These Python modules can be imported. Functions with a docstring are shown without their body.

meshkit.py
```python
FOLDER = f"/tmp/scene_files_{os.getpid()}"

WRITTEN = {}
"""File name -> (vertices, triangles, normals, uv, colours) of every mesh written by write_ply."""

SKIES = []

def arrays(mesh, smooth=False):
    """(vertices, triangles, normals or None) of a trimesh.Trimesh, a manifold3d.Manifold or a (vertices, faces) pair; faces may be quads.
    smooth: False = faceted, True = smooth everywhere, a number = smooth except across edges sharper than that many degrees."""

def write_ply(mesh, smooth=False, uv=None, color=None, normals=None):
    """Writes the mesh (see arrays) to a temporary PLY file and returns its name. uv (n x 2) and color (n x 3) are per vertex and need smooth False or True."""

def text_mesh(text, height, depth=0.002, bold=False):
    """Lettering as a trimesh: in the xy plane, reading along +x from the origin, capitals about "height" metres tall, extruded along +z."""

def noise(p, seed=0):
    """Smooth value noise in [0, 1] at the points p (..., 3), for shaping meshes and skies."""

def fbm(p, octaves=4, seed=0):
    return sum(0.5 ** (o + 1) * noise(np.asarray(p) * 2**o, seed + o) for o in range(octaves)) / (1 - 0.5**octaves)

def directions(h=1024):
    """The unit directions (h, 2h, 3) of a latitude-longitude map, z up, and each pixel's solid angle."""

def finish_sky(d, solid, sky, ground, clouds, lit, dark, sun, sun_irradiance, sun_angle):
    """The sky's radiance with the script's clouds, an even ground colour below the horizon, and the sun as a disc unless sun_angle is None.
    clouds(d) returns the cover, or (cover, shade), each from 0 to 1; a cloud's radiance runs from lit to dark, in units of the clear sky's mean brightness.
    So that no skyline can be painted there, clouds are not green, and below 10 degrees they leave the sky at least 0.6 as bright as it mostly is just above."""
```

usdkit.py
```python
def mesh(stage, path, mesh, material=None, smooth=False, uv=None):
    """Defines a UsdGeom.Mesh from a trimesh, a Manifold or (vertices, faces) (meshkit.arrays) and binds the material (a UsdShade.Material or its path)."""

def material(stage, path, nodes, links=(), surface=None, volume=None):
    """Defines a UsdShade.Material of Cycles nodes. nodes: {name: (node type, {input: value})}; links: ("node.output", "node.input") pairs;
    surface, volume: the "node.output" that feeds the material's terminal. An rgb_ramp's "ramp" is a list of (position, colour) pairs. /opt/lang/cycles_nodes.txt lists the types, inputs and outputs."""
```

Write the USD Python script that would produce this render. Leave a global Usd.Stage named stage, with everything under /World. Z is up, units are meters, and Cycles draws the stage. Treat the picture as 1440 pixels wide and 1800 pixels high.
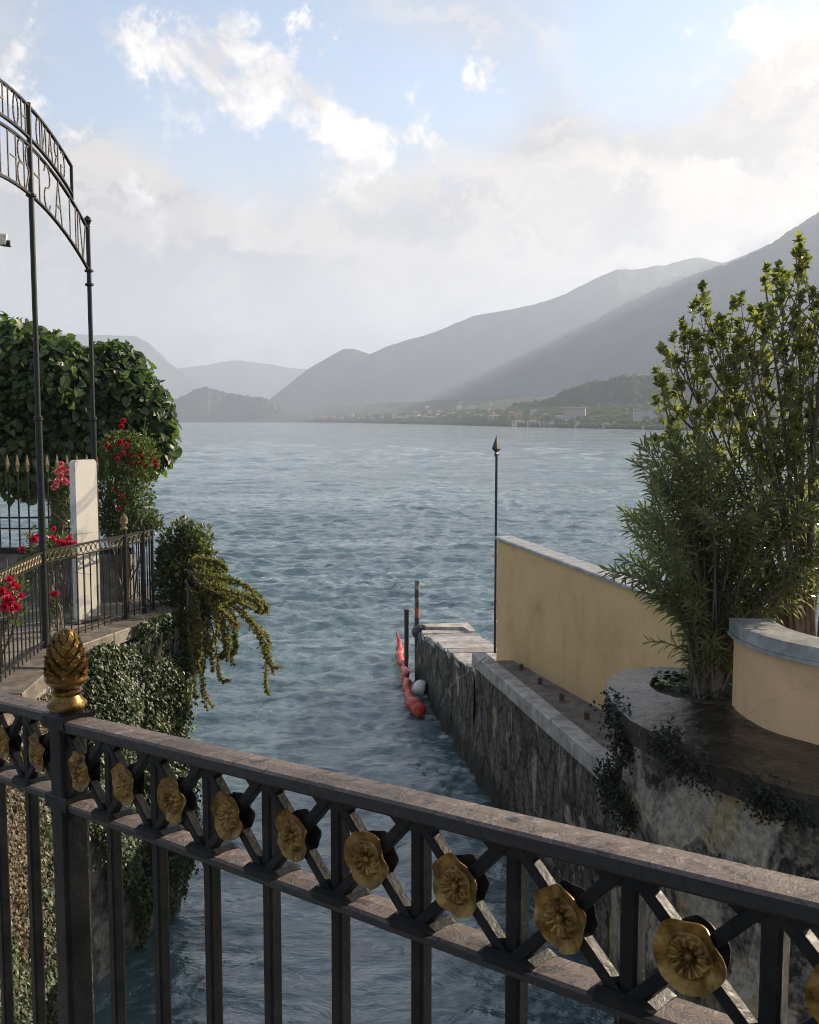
import math, random
import numpy as np, trimesh
import usdkit, meshkit
from pxr import Usd, UsdGeom, UsdLux, UsdShade, Gf, Sdf, Vt
from shapely.geometry import Polygon

stage = Usd.Stage.CreateInMemory()
UsdGeom.SetStageUpAxis(stage, 'Z'); UsdGeom.SetStageMetersPerUnit(stage, 1.0)
UsdGeom.Xform.Define(stage, '/World'); UsdGeom.Scope.Define(stage, '/World/Looks')
PI = math.pi
# ------------------------------------------------------------------ camera
FPX, HZ, EYE = 1800.0, 737.0, 6.2           # focal length in photo pixels, horizon row, eye height above the lake
PITCH = math.atan((900 - HZ) / FPX)
FW = np.array([0, math.cos(PITCH), -math.sin(PITCH)]); UP = np.array([0, math.sin(PITCH), math.cos(PITCH)]); RT = np.array([1.0, 0, 0])
CAM = np.array([0, 0, EYE])
cam = UsdGeom.Camera.Define(stage, '/World/camera')
cam.CreateHorizontalApertureAttr(36.0); cam.CreateVerticalApertureAttr(45.0)
cam.CreateFocalLengthAttr(36.0 * FPX / 1440)
cam.CreateClippingRangeAttr(Gf.Vec2f(0.05, 100000))
cam.AddTransformOp().Set(Gf.Matrix4d(*RT, 0, *UP, 0, *(-FW), 0, *CAM, 1))
EXPOSURE = 1.4
cam.CreateExposureAttr(EXPOSURE)
HAZE_D = 0.00026
# ------------------------------------------------------------------ sun and sky
SUN_AZ, SUN_EL = math.radians(60), math.radians(23)
SUN_I, SKY_S = 1.25, 0.080
SUND = np.array([math.sin(SUN_AZ) * math.cos(SUN_EL), math.cos(SUN_AZ) * math.cos(SUN_EL), math.sin(SUN_EL)])
sun = UsdLux.DistantLight.Define(stage, '/World/sun')
sun.CreateNormalizeAttr(True); sun.CreateIntensityAttr(SUN_I); sun.CreateAngleAttr(0.53); sun.CreateColorAttr(Gf.Vec3f(1.0, 0.84, 0.63))
_z = SUND; _x = np.cross([0, 0, 1.0], _z); _x /= np.linalg.norm(_x); _y = np.cross(_z, _x)
sun.AddTransformOp().Set(Gf.Matrix4d(*_x, 0, *_y, 0, *_z, 0, 0, 0, 0, 1))

def ray(x, y):
    return FW + RT * (x - 720) / FPX - UP * (y - 900) / FPX
def atz(x, y, z):
    d = ray(x, y); return CAM + d * ((z - EYE) / d[2])
def aty(x, y, Y):
    d = ray(x, y); return CAM + d * (Y / d[1])
def atplane(x, y, p, n):
    d = ray(x, y); p = np.array(p, float); n = np.array(n, float)
    return CAM + d * (((p - CAM) @ n) / (d @ n))

def sky():
    N, L = {}, []
    N['tc'] = ('texture_coordinate', {})
    N['sky'] = ('sky_texture', {'sky_type': 'single_scattering', 'sun_disc': False, 'sun_elevation': SUN_EL, 'sun_rotation': SUN_AZ, 'altitude': 200.0, 'air_density': 1.0, 'aerosol_density': 0.8, 'ozone_density': 1.0})
    V = 'tc.generated'
    def math_(n, op, a, b=None, c=None, clamp=False):
        ins = {'math_type': op, 'use_clamp': clamp}
        for k, v in (('value1', a), ('value2', b), ('value3', c)):
            if v is None: continue
            if isinstance(v, str): L.append((v, f'{n}.{k}'))
            else: ins[k] = v
        N[n] = ('math', ins); return n + '.value'
    # direction bent a little by noise so that cloud patches have torn outlines
    N['nw'] = ('noise_texture', {'scale': 16.0, 'detail': 7.0, 'roughness': 0.68}); L.append((V, 'nw.vector'))
    N['nws'] = ('vector_math', {'math_type': 'multiply_add', 'vector2': (0.17, 0.17, 0.17), 'vector3': (-0.085, -0.085, -0.085)}); L.append(('nw.color', 'nws.vector1'))
    N['vw'] = ('vector_math', {'math_type': 'add'}); L += [(V, 'vw.vector1'), ('nws.vector', 'vw.vector2')]
    # puffs: noise whose threshold falls inside a few patches of sky
    puffs = [(300, 75, 90, 1), (370, 120, 110, 1.1), (460, 140, 110, 1.1), (490, 75, 60, .9), (300, 190, 80, .7), (545, 190, 85, 1.0), (620, 245, 100, 1.05), (700, 250, 70, .9), (750, 285, 50, .8), (840, 140, 55, 1.1), (1350, 35, 70, .8), (1310, 30, 40, .6),
             (25, 70, 60, .8), (40, 140, 50, .7), (255, 330, 55, .8), (145, 215, 40, .7), (580, 105, 36, .8), (270, 400, 110, .45), (480, 400, 120, .35), (90, 30, 40, .5), (280, 250, 30, .6), (290, 5, 30, .8)]
    last = None
    for i, (x, y, r, a) in enumerate(puffs):
        d = ray(x, y); d = d / np.linalg.norm(d)
        N[f'd{i}'] = ('vector_math', {'math_type': 'distance', 'vector2': tuple(d)}); L.append(('vw.vector', f'd{i}.vector1'))
        N[f'm{i}'] = ('map_range', {'range_type': 'smoothstep', 'from_min': r * 1.35 / FPX, 'from_max': 0.0, 'to_min': 0.0, 'to_max': a, 'clamp': True}); L.append((f'd{i}.value', f'm{i}.value'))
        last = f'm{i}.result' if last is None else math_(f'x{i}', 'maximum', last, f'm{i}.result')
    # large noise adds cloud over the whole dome to whiten the fill light
    N['big'] = ('noise_texture', {'scale': 3.2, 'detail': 2.0}); L.append((V, 'big.vector'))
    N['bigm'] = ('map_range', {'range_type': 'smoothstep', 'from_min': 0.46, 'from_max': 0.64, 'to_min': 0.0, 'to_max': 0.62, 'clamp': True}); L.append(('big.fac', 'bigm.value'))
    fw = ray(700, 300); fw = fw / np.linalg.norm(fw)
    patch = last
    N['n1'] = ('noise_texture', {'scale': 15.0, 'detail': 12.0, 'roughness': 0.66, 'distortion': 0.5}); L.append((V, 'n1.vector'))
    s = math_('puff0', 'multiply_add', patch, 0.66, 'n1.fac')
    N['puff'] = ('map_range', {'range_type': 'smoothstep', 'from_min': 0.70, 'from_max': 1.10, 'to_min': 0.0, 'to_max': 0.92, 'clamp': True}); L.append((s, 'puff.value'))
    # a thin high veil, thicker low down and towards the sun
    N['mp'] = ('mapping', {'mapping_type': 'point', 'scale': (3.0, 3.0, 14.0), 'rotation': (0.0, 0.25, 0.0)}); L.append((V, 'mp.vector'))
    N['n2'] = ('noise_texture', {'scale': 1.3, 'detail': 7.0, 'roughness': 0.58, 'distortion': 0.6}); L.append(('mp.vector', 'n2.vector'))
    N['sep'] = ('separate_xyz', {}); L.append((V, 'sep.vector'))
    N['sdot'] = ('vector_math', {'math_type': 'dot_product', 'vector2': tuple(SUND)}); L.append((V, 'sdot.vector1'))
    N['lo'] = ('map_range', {'range_type': 'smoothstep', 'from_min': 0.315, 'from_max': 0.15, 'to_min': 0.0, 'to_max': 0.95, 'clamp': True}); N['tilt'] = ('vector_math', {'math_type': 'dot_product', 'vector2': (-0.20, 0.0, 1.0)}); L.append((V, 'tilt.vector1')); L.append(('tilt.value', 'lo.value'))
    N['su'] = ('map_range', {'range_type': 'smoothstep', 'from_min': 0.68, 'from_max': 0.92, 'to_min': 0.0, 'to_max': 0.42, 'clamp': True}); L.append(('sdot.value', 'su.value'))
    v0 = math_('v0', 'add', math_('v0a', 'add', 'lo.result', 'su.result'), 'bigm.result')
    v1 = math_('v1', 'multiply_add', 'n2.fac', 0.8, math_('v1b', 'multiply_add', 'n3m.result', 0.50, -0.44))
    v2 = math_('v2', 'add', v0, math_('v1p', 'multiply_add', patch, 0.30, v1))
    v3 = math_('v3', 'multiply', v2, math_('v4', 'add', v0, 0.18))
    veil = math_('veil', 'minimum', math_('veil0', 'maximum', v3, 0.0), 0.9)
    # colours of cloud, in the units of the sky (which is physically bright)
    N['cl'] = ('mix', {'mix_type': 'mix', 'color1': CLOUD_FAR, 'color2': CLOUD_SUN})
    N['sg'] = ('map_range', {'range_type': 'smoothstep', 'from_min': 0.52, 'from_max': 0.95, 'to_min': 0.0, 'to_max': 1.0, 'clamp': True}); L += [('sdot.value', 'sg.value')]
    N['map3'] = ('mapping', {'mapping_type': 'point', 'scale': (1.0, 1.0, 3.6), 'rotation': (0.0, 0.16, 0.0)}); L.append(('vw.vector', 'map3.vector'))
    N['n3'] = ('noise_texture', {'scale': 4.6, 'detail': 8.0, 'roughness': 0.54, 'distortion': 0.7}); L.append(('map3.vector', 'n3.vector'))
    N['n3m'] = ('map_range', {'range_type': 'smoothstep', 'from_min': 0.36, 'from_max': 0.66, 'clamp': True}); L.append(('n3.fac', 'n3m.value'))
    c1 = math_('c1', 'multiply_add', 'n3m.result', 0.70, -0.14)
    c2 = math_('c2', 'multiply_add', 'sg.result', 0.75, c1, clamp=True); L.append((c2, 'cl.fac'))
    N['mix1'] = ('mix', {'mix_type': 'mix'}); L += [(veil, 'mix1.fac'), ('sky.color', 'mix1.color1'), ('cl.color', 'mix1.color2')]
    N['pcl'] = ('mix', {'mix_type': 'mix', 'color1': PUFF_DARK, 'color2': PUFF_LIT}); 
    N['pt'] = ('map_range', {'from_min': 0.40, 'from_max': 0.62, 'clamp': True}); L += [('n1.fac', 'pt.value'), ('pt.result', 'pcl.fac')]
    N['mix2'] = ('mix', {'mix_type': 'mix'}); L += [('puff.result', 'mix2.fac'), ('mix1.color', 'mix2.color1'), ('pcl.color', 'mix2.color2')]
    N['bg'] = ('background_shader', {'strength': SKY_S}); L.append(('mix2.color', 'bg.color'))
    m = usdkit.material(stage, '/World/Looks/sky', N, L, surface='bg.background')
    d = UsdLux.DomeLight.Define(stage, '/World/sky')
    UsdShade.MaterialBindingAPI.Apply(d.GetPrim()).Bind(m)
    d.GetPrim().SetCustomDataByKey('kind', 'structure'); d.GetPrim().SetCustomDataByKey('label', 'hazy evening sky with torn white clouds'); d.GetPrim().SetCustomDataByKey('category', 'sky')
CLOUD_FAR, CLOUD_SUN = (2.25, 2.05, 1.9), (5.6, 4.75, 3.75)
PUFF_DARK, PUFF_LIT = (3.5, 3.3, 3.2), (7.0, 6.5, 5.9)
sky()

# ------------------------------------------------------------------ helpers
_names = {}
def numbered(parent, name):
    k = _names.get((parent, name), 0); _names[(parent, name)] = k + 1
    return f'{parent}/{name}' if k == 0 else f'{parent}/{name}_{k:03d}'
class Ref:
    def __init__(s, path, base): s.path, s.base = path, np.array(base, float)
    @property
    def prim(s): return stage.GetPrimAtPath(s.path)
def data(prim, **kw):
    for k, v in kw.items():
        if v: prim.SetCustomDataByKey(k, v)
def thing(name, label, cat, base=(0, 0, 0), group=None, kind=None, rotz=None):
    p = numbered('/World', name); x = UsdGeom.Xform.Define(stage, p)
    x.AddTranslateOp().Set(Gf.Vec3d(*map(float, base)))
    if rotz is not None: x.AddRotateZOp().Set(math.degrees(rotz))
    data(x.GetPrim(), label=label, category=cat, group=group, kind=kind)
    return Ref(p, base if rotz is None else (0, 0, 0))
def as_vf(m):
    v, f, _ = meshkit.arrays(m); return v, f
def part(t, name, m, mat, smooth=False, label=None, kind=None):
    p = numbered(t.path, name); v, f = as_vf(m)
    o = usdkit.mesh(stage, p, (v - t.base, f), mat, smooth=smooth)
    data(o.GetPrim(), label=label, kind=kind)
    return Ref(p, t.base)
def solo(name, label, cat, m, mat, smooth=False, group=None, kind=None):
    p = numbered('/World', name); v, f = as_vf(m)
    base = np.array([(v[:, 0].min() + v[:, 0].max()) / 2, (v[:, 1].min() + v[:, 1].max()) / 2, v[:, 2].min()])
    o = usdkit.mesh(stage, p, (v - base, f), mat, smooth=smooth)
    UsdGeom.Xformable(o).AddTranslateOp().Set(Gf.Vec3d(*base))
    data(o.GetPrim(), label=label, category=cat, group=group, kind=kind)
    return Ref(p, base)
def copy_of(src, name, loc, rotz, label, cat, group=None, scale=None):
    p = numbered('/World', name); x = UsdGeom.Xform.Define(stage, p)
    x.AddTranslateOp().Set(Gf.Vec3d(*map(float, loc))); x.AddRotateZOp().Set(math.degrees(rotz))
    if scale is not None: x.AddScaleOp().Set(Gf.Vec3f(*scale))
    x.GetPrim().GetReferences().AddInternalReference(src); x.GetPrim().SetInstanceable(True)
    data(x.GetPrim(), label=label, category=cat, group=group)
    return Ref(p, loc)
class MB:
    """collects pieces of one mesh"""
    def __init__(s): s.v, s.f, s.n = [], [], 0
    def add(s, v, f=None):
        if f is None: v, f = as_vf(v)
        v = np.asarray(v, float); f = np.asarray(f, int)
        if f.shape[1] == 4: f = np.vstack([f[:, [0, 1, 2]], f[:, [0, 2, 3]]])
        s.v.append(v); s.f.append(f + s.n); s.n += len(v); return s
    def get(s): return np.vstack(s.v), np.vstack(s.f)
def unit(v): v = np.asarray(v, float); return v / max(np.linalg.norm(v), 1e-12)
def box_between(a, b, w, h, up=(0, 0, 1), bevel=0.0):
    """a bar from a to b, w wide (sideways), h high (along up), with chamfered long edges"""
    a, b = np.asarray(a, float), np.asarray(b, float); d = unit(b - a); s = unit(np.cross(d, up)); u = np.cross(s, d)
    if bevel > 0:
        e = bevel; pr = [(-w / 2, -h / 2 + e), (-w / 2 + e, -h / 2), (w / 2 - e, -h / 2), (w / 2, -h / 2 + e), (w / 2, h / 2 - e), (w / 2 - e, h / 2), (-w / 2 + e, h / 2), (-w / 2, h / 2 - e)]
    else: pr = [(-w / 2, -h / 2), (w / 2, -h / 2), (w / 2, h / 2), (-w / 2, h / 2)]
    return loft([[a + s * x + u * y for x, y in pr], [b + s * x + u * y for x, y in pr]])
def loft(rings, cap=True):
    n = len(rings[0]); v = np.vstack([np.asarray(r, float) for r in rings]); f = []
    for i in range(len(rings) - 1):
        for j in range(n):
            a, b = i * n + j, i * n + (j + 1) % n
            f += [(a, b, b + n), (a, b + n, a + n)]
    if cap:
        f += [(0, j + 1, j) for j in range(1, n - 1)]
        o = (len(rings) - 1) * n; f += [(o, o + j, o + j + 1) for j in range(1, n - 1)]
    m = trimesh.Trimesh(v, np.array(f), process=False)
    if m.volume < 0: m.invert()
    return np.array(m.vertices), np.array(m.faces)
def tube(pts, r, n=6, cap=True):
    p = np.asarray(pts, float); r = np.broadcast_to(r, (len(p),)); t = np.gradient(p, axis=0); rings = []
    ref = np.array([0, 0, 1.0]) if abs(unit(t[0])[2]) < 0.9 else np.array([1.0, 0, 0])
    s = unit(np.cross(t[0], ref))
    for i in range(len(p)):
        d = unit(t[i]); s = unit(s - d * (s @ d)); u = np.cross(d, s)
        rings.append([p[i] + r[i] * (math.cos(2 * PI * k / n) * s + math.sin(2 * PI * k / n) * u) for k in range(n)])
    return loft(rings, cap)
def lathe(profile, n=16, at=(0, 0, 0)):
    at = np.array(at, float)
    return loft([[at + (r * math.cos(2 * PI * k / n), r * math.sin(2 * PI * k / n), z) for k in range(n)] for r, z in profile])
def prism(poly, z0, z1):
    p = Polygon(poly) if not isinstance(poly, Polygon) else poly
    m = trimesh.creation.extrude_polygon(p, z1 - z0, engine='earcut'); m.apply_translation([0, 0, z0]); return np.array(m.vertices), np.array(m.faces)
def grid_faces(n, m):
    i, j = np.meshgrid(np.arange(n - 1), np.arange(m - 1), indexing='ij'); a = (i * m + j).ravel()
    return np.vstack([np.stack([a, a + m, a + m + 1], 1), np.stack([a, a + m + 1, a + 1], 1)])
def resample(pts, step=None, n=None):
    p = np.asarray(pts, float); d = np.r_[0, np.cumsum(np.linalg.norm(np.diff(p, axis=0), axis=1))]
    n = n or max(2, int(d[-1] / step) + 1); s = np.linspace(0, d[-1], n)
    return np.stack([np.interp(s, d, p[:, k]) for k in range(p.shape[1])], 1)
fbm = meshkit.fbm

# ------------------------------------------------------------------ materials
def mat(name, nodes, links, surface='p.BSDF', volume=None):
    return usdkit.material(stage, f'/World/Looks/{name}', nodes, links, surface=surface, volume=volume)
def mottled(name, ramp, scale=6.0, stretch=(1, 1, 1), rough=(0.6, 0.9), bump=0.3, bscale=40.0, bdist=0.01, detail=8.0, spec=0.5, metallic=0.0, droughness=0.65, distortion=0.4):
    """paint, plaster, stone or rust: two noises choose the colour along a ramp, fine noise gives the relief"""
    N = {'g': ('geometry', {}), 'mp': ('mapping', {'mapping_type': 'point', 'scale': tuple(stretch)}), 'n': ('noise_texture', {'scale': scale, 'detail': detail, 'roughness': droughness, 'distortion': distortion}),
         'r': ('rgb_ramp', {'ramp': ramp}), 'b': ('noise_texture', {'scale': bscale, 'detail': 6.0, 'roughness': 0.6}), 'bm': ('bump', {'strength': bump, 'distance': bdist}),
         'mr': ('map_range', {'from_min': 0.3, 'from_max': 0.7, 'to_min': rough[0], 'to_max': rough[1], 'clamp': True}),
         'p': ('principled_bsdf', {'specular_ior_level': spec, 'metallic': metallic})}
    L = [('g.position', 'mp.vector'), ('mp.vector', 'n.vector'), ('mp.vector', 'b.vector'), ('n.fac', 'r.fac'), ('r.color', 'p.base_color'), ('b.fac', 'bm.height'), ('bm.normal', 'p.normal'), ('b.fac', 'mr.value'), ('mr.result', 'p.roughness')]
    return mat(name, N, L)
def plain(name, color, rough=0.5, metallic=0.0, spec=0.5):
    return mat(name, {'g': ('geometry', {}), 'n': ('noise_texture', {'scale': 35.0, 'detail': 5.0}), 'h': ('hsv', {'color': color}), 'mr': ('map_range', {'to_min': 0.75, 'to_max': 1.25}), 'p': ('principled_bsdf', {'roughness': rough, 'metallic': metallic, 'specular_ior_level': spec})},
               [('g.position', 'n.vector'), ('n.fac', 'mr.value'), ('mr.result', 'h.value'), ('h.color', 'p.base_color')])
def leafy(name, ramp, trans=0.35, rough=0.45, tint=(0.85, 0.95, 0.5)):
    """leaves: each leaf (mesh island) takes its own tone from the ramp; some light passes through"""
    N = {'g': ('geometry', {}), 'r': ('rgb_ramp', {'ramp': ramp}), 'p': ('principled_bsdf', {'roughness': rough, 'specular_ior_level': 0.4}), 't': ('translucent_bsdf', {}), 'tm': ('mix', {'mix_type': 'multiply', 'fac': 1.0, 'color2': tuple(c * 2.2 for c in tint)}),
         'n': ('noise_texture', {'scale': 1.6, 'detail': 3.0}), 'add': ('math', {'math_type': 'multiply_add', 'value2': 0.6}), 'sc': ('math', {'math_type': 'multiply_add', 'value2': 0.8, 'value3': -0.2}), 'm': ('mix_closure', {'fac': trans})}
    L = [('g.random_per_island', 'add.value1'), ('g.position', 'n.vector'), ('n.fac', 'sc.value1'), ('sc.value', 'add.value3'), ('add.value', 'r.fac'), ('r.color', 'p.base_color'), ('r.color', 'tm.color1'), ('tm.color', 't.color'), ('p.BSDF', 'm.closure1'), ('t.BSDF', 'm.closure2')]
    return mat(name, N, L, surface='m.closure')
# ------------------------------------------------------------------ the lake
def make_water():
    rng = np.random.default_rng(5)
    az = np.r_[np.linspace(-PI, -0.62, 24)[:-1], np.linspace(-0.62, 0.62, 600), np.linspace(0.62, PI, 24)[1:-1]]
    d = [0.3, 2.0, 4.0, 5.5]
    while d[-1] < 9000: d.append(d[-1] + max(0.035, 0.0036 * d[-1], d[-1] ** 2 / (EYE * FPX) * 0.68))
    d = np.array(d)
    D, A = np.meshgrid(d, az, indexing='ij'); X, Y = D * np.sin(A), D * np.cos(A)
    step = np.maximum(np.gradient(d)[:, None] * np.ones_like(A), D * 0.0022)
    Z = np.zeros_like(X)
    chop = 0.6 + 0.8 * fbm(np.stack([X / 9, Y / 9, 0 * X], -1), 3, 3)
    shelter = np.clip((Y - 9) / 16, 0.16, 1.0)              # the little dock is calmer than the open lake
    for k in range(118):
        lam = 0.15 * (1.9 / 0.15) ** rng.random() if k < 112 else rng.uniform(2.5, 7)
        th = rng.normal(0.35, 0.55) + (PI / 2)
        amp = 0.0104 * lam ** 0.84 * (1.0 if k < 112 else 0.6)
        w_ = np.clip(lam / (2.2 * step) - 0.5, 0, 1); e_ = int(np.searchsorted(-w_.max(1), -1e-6, side='left')) if (w_.max(1) <= 1e-6).any() else len(d); lo_ = 0; w = w_[:e_]; Xs, Ys = X[:e_], Y[:e_]; sh = shelter[:e_]
        ph = (Xs * math.cos(th) + Ys * math.sin(th)) * 2 * PI / lam + rng.uniform(0, 2 * PI)
        s = np.sin(ph); Z[:e_] += amp * w * (0.5 * s + 0.6 * (1 - 2 * np.abs(np.cos(ph / 2)))) * (sh if lam > 0.8 else 0.35 + 0.65 * sh)
    for k in range(60):                                          # longer wind waves out on the open lake
        lam = 1.6 * (13 / 1.6) ** rng.random(); th = rng.normal(0.35, 0.7) + PI / 2; w = np.clip(lam / (2.0 * step) - 0.5, 0, 1) * np.clip((D - 45) / 120, 0, 1)
        ph = (X * math.cos(th) + Y * math.sin(th)) * 2 * PI / lam + rng.uniform(0, 2 * PI); Z += 0.0075 * lam ** 0.9 * w * (0.5 * np.sin(ph) + 0.6 * (1 - 2 * np.abs(np.cos(ph / 2))))
    Z *= chop
    Z *= np.clip((2500 - D) / 1500, 0, 1)
    n, m = X.shape
    f = grid_faces(n, m)
    j = np.arange(n - 1); a = j * m + m - 1; b = j * m          # close the ring
    f = np.vstack([f, np.stack([a, a + m, b + m], 1), np.stack([a, b + m, b], 1)])
    v = np.stack([X, Y, Z], -1).reshape(-1, 3)
    if np.cross(v[f[5, 1]] - v[f[5, 0]], v[f[5, 2]] - v[f[5, 0]])[2] < 0: f = f[:, ::-1]
    N = {'g': ('geometry', {}), 'mp': ('mapping', {'mapping_type': 'point', 'scale': (0.55, 1.0, 1.0), 'rotation': (0, 0, 0.3)}), 'n1': ('noise_texture', {'scale': 9.0, 'detail': 3.0, 'roughness': 0.55, 'distortion': 0.5}), 'n2': ('noise_texture', {'scale': 1.6, 'detail': 7.0, 'roughness': 0.66, 'distortion': 0.5}),
         'ml': ('mapping', {'mapping_type': 'point', 'scale': (0.05, 0.16, 1.0), 'rotation': (0, 0, 0.15)}), 'nl': ('noise_texture', {'scale': 0.55, 'detail': 6.0, 'roughness': 0.6, 'distortion': 0.6}), 'rl': ('map_range', {'range_type': 'smoothstep', 'from_min': 0.4, 'from_max': 0.65, 'to_min': 0.03, 'to_max': 0.17, 'clamp': True}), 'n3': ('noise_texture', {'scale': 0.16, 'detail': 5.0, 'roughness': 0.62}), 'b3': ('bump', {'strength': 1.0, 'distance': 0.7}), 'b1': ('bump', {'strength': 0.8, 'distance': 0.02}), 'b2': ('bump', {'strength': 1.0, 'distance': 0.11}),
         'p': ('principled_bsdf', {'base_color': (0.048, 0.092, 0.102), 'roughness': 0.04, 'ior': 2.0, 'specular_ior_level': 0.5})}
    L = [('g.position', 'mp.vector'), ('mp.vector', 'n1.vector'), ('mp.vector', 'n2.vector'), ('n1.fac', 'b1.height'), ('n2.fac', 'b2.height'), ('b1.normal', 'b2.normal'), ('b2.normal', 'b3.normal'), ('mp.vector', 'n3.vector'), ('n3.fac', 'b3.height'), ('b3.normal', 'p.normal'), ('g.position', 'ml.vector'), ('ml.vector', 'nl.vector'), ('nl.fac', 'rl.value'), ('rl.result', 'p.roughness')]
    M = mat('lake_water', N, L)
    o = usdkit.mesh(stage, '/World/lake', (v, f), M, smooth=True)
    data(o.GetPrim(), label='choppy blue green lake water stretching to the far shore', category='lake', kind='structure')
make_water()
o = usdkit.mesh(stage, '/World/lake_bed', (np.array([[-9000, -9000, -3.0], [9000, -9000, -3.0], [9000, 9000, -3.0], [-9000, 9000, -3.0]]), np.array([[0, 1, 2], [0, 2, 3]])), mottled('lake_bed_mud', [(0, (0.05, 0.05, 0.04)), (1, (0.09, 0.085, 0.07))]))
data(o.GetPrim(), label='muddy lake bed under the water', category='lake bed', kind='structure')

# ------------------------------------------------------------------ hills and mountains
def slope_mat(name, dark, light, scale, patch=0.0):
    N = {'g': ('geometry', {}), 'n': ('noise_texture', {'scale': scale, 'detail': 8.0, 'roughness': 0.7}), 'n2': ('noise_texture', {'scale': scale * 12, 'detail': 4.0}), 'r': ('rgb_ramp', {'ramp': [(0.36, tuple(c * 0.8 for c in dark)), (0.52, light), (0.66, tuple(c * 1.8 for c in light))]}), 'ad': ('math', {'math_type': 'multiply_add', 'value2': 0.45}), 'ad2': ('math', {'math_type': 'multiply_add', 'value2': 0.7, 'value3': -0.1}),
         'bm': ('bump', {'strength': 0.8, 'distance': 6.0}), 'p': ('principled_bsdf', {'roughness': 0.95, 'specular_ior_level': 0.1})}
    L = [('g.position', 'n.vector'), ('g.position', 'n2.vector'), ('n.fac', 'ad2.value1'), ('n2.fac', 'ad.value1'), ('ad2.value', 'ad.value3'), ('ad.value', 'r.fac'), ('r.color', 'p.base_color'), ('n2.fac', 'bm.height'), ('bm.normal', 'p.normal')]
    return mat(name, N, L)
WOOD = slope_mat('wooded_slope', (0.03, 0.042, 0.022), (0.07, 0.085, 0.042), 0.012)
HILL = slope_mat('green_hillside', (0.045, 0.065, 0.026), (0.11, 0.13, 0.055), 0.03)
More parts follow.
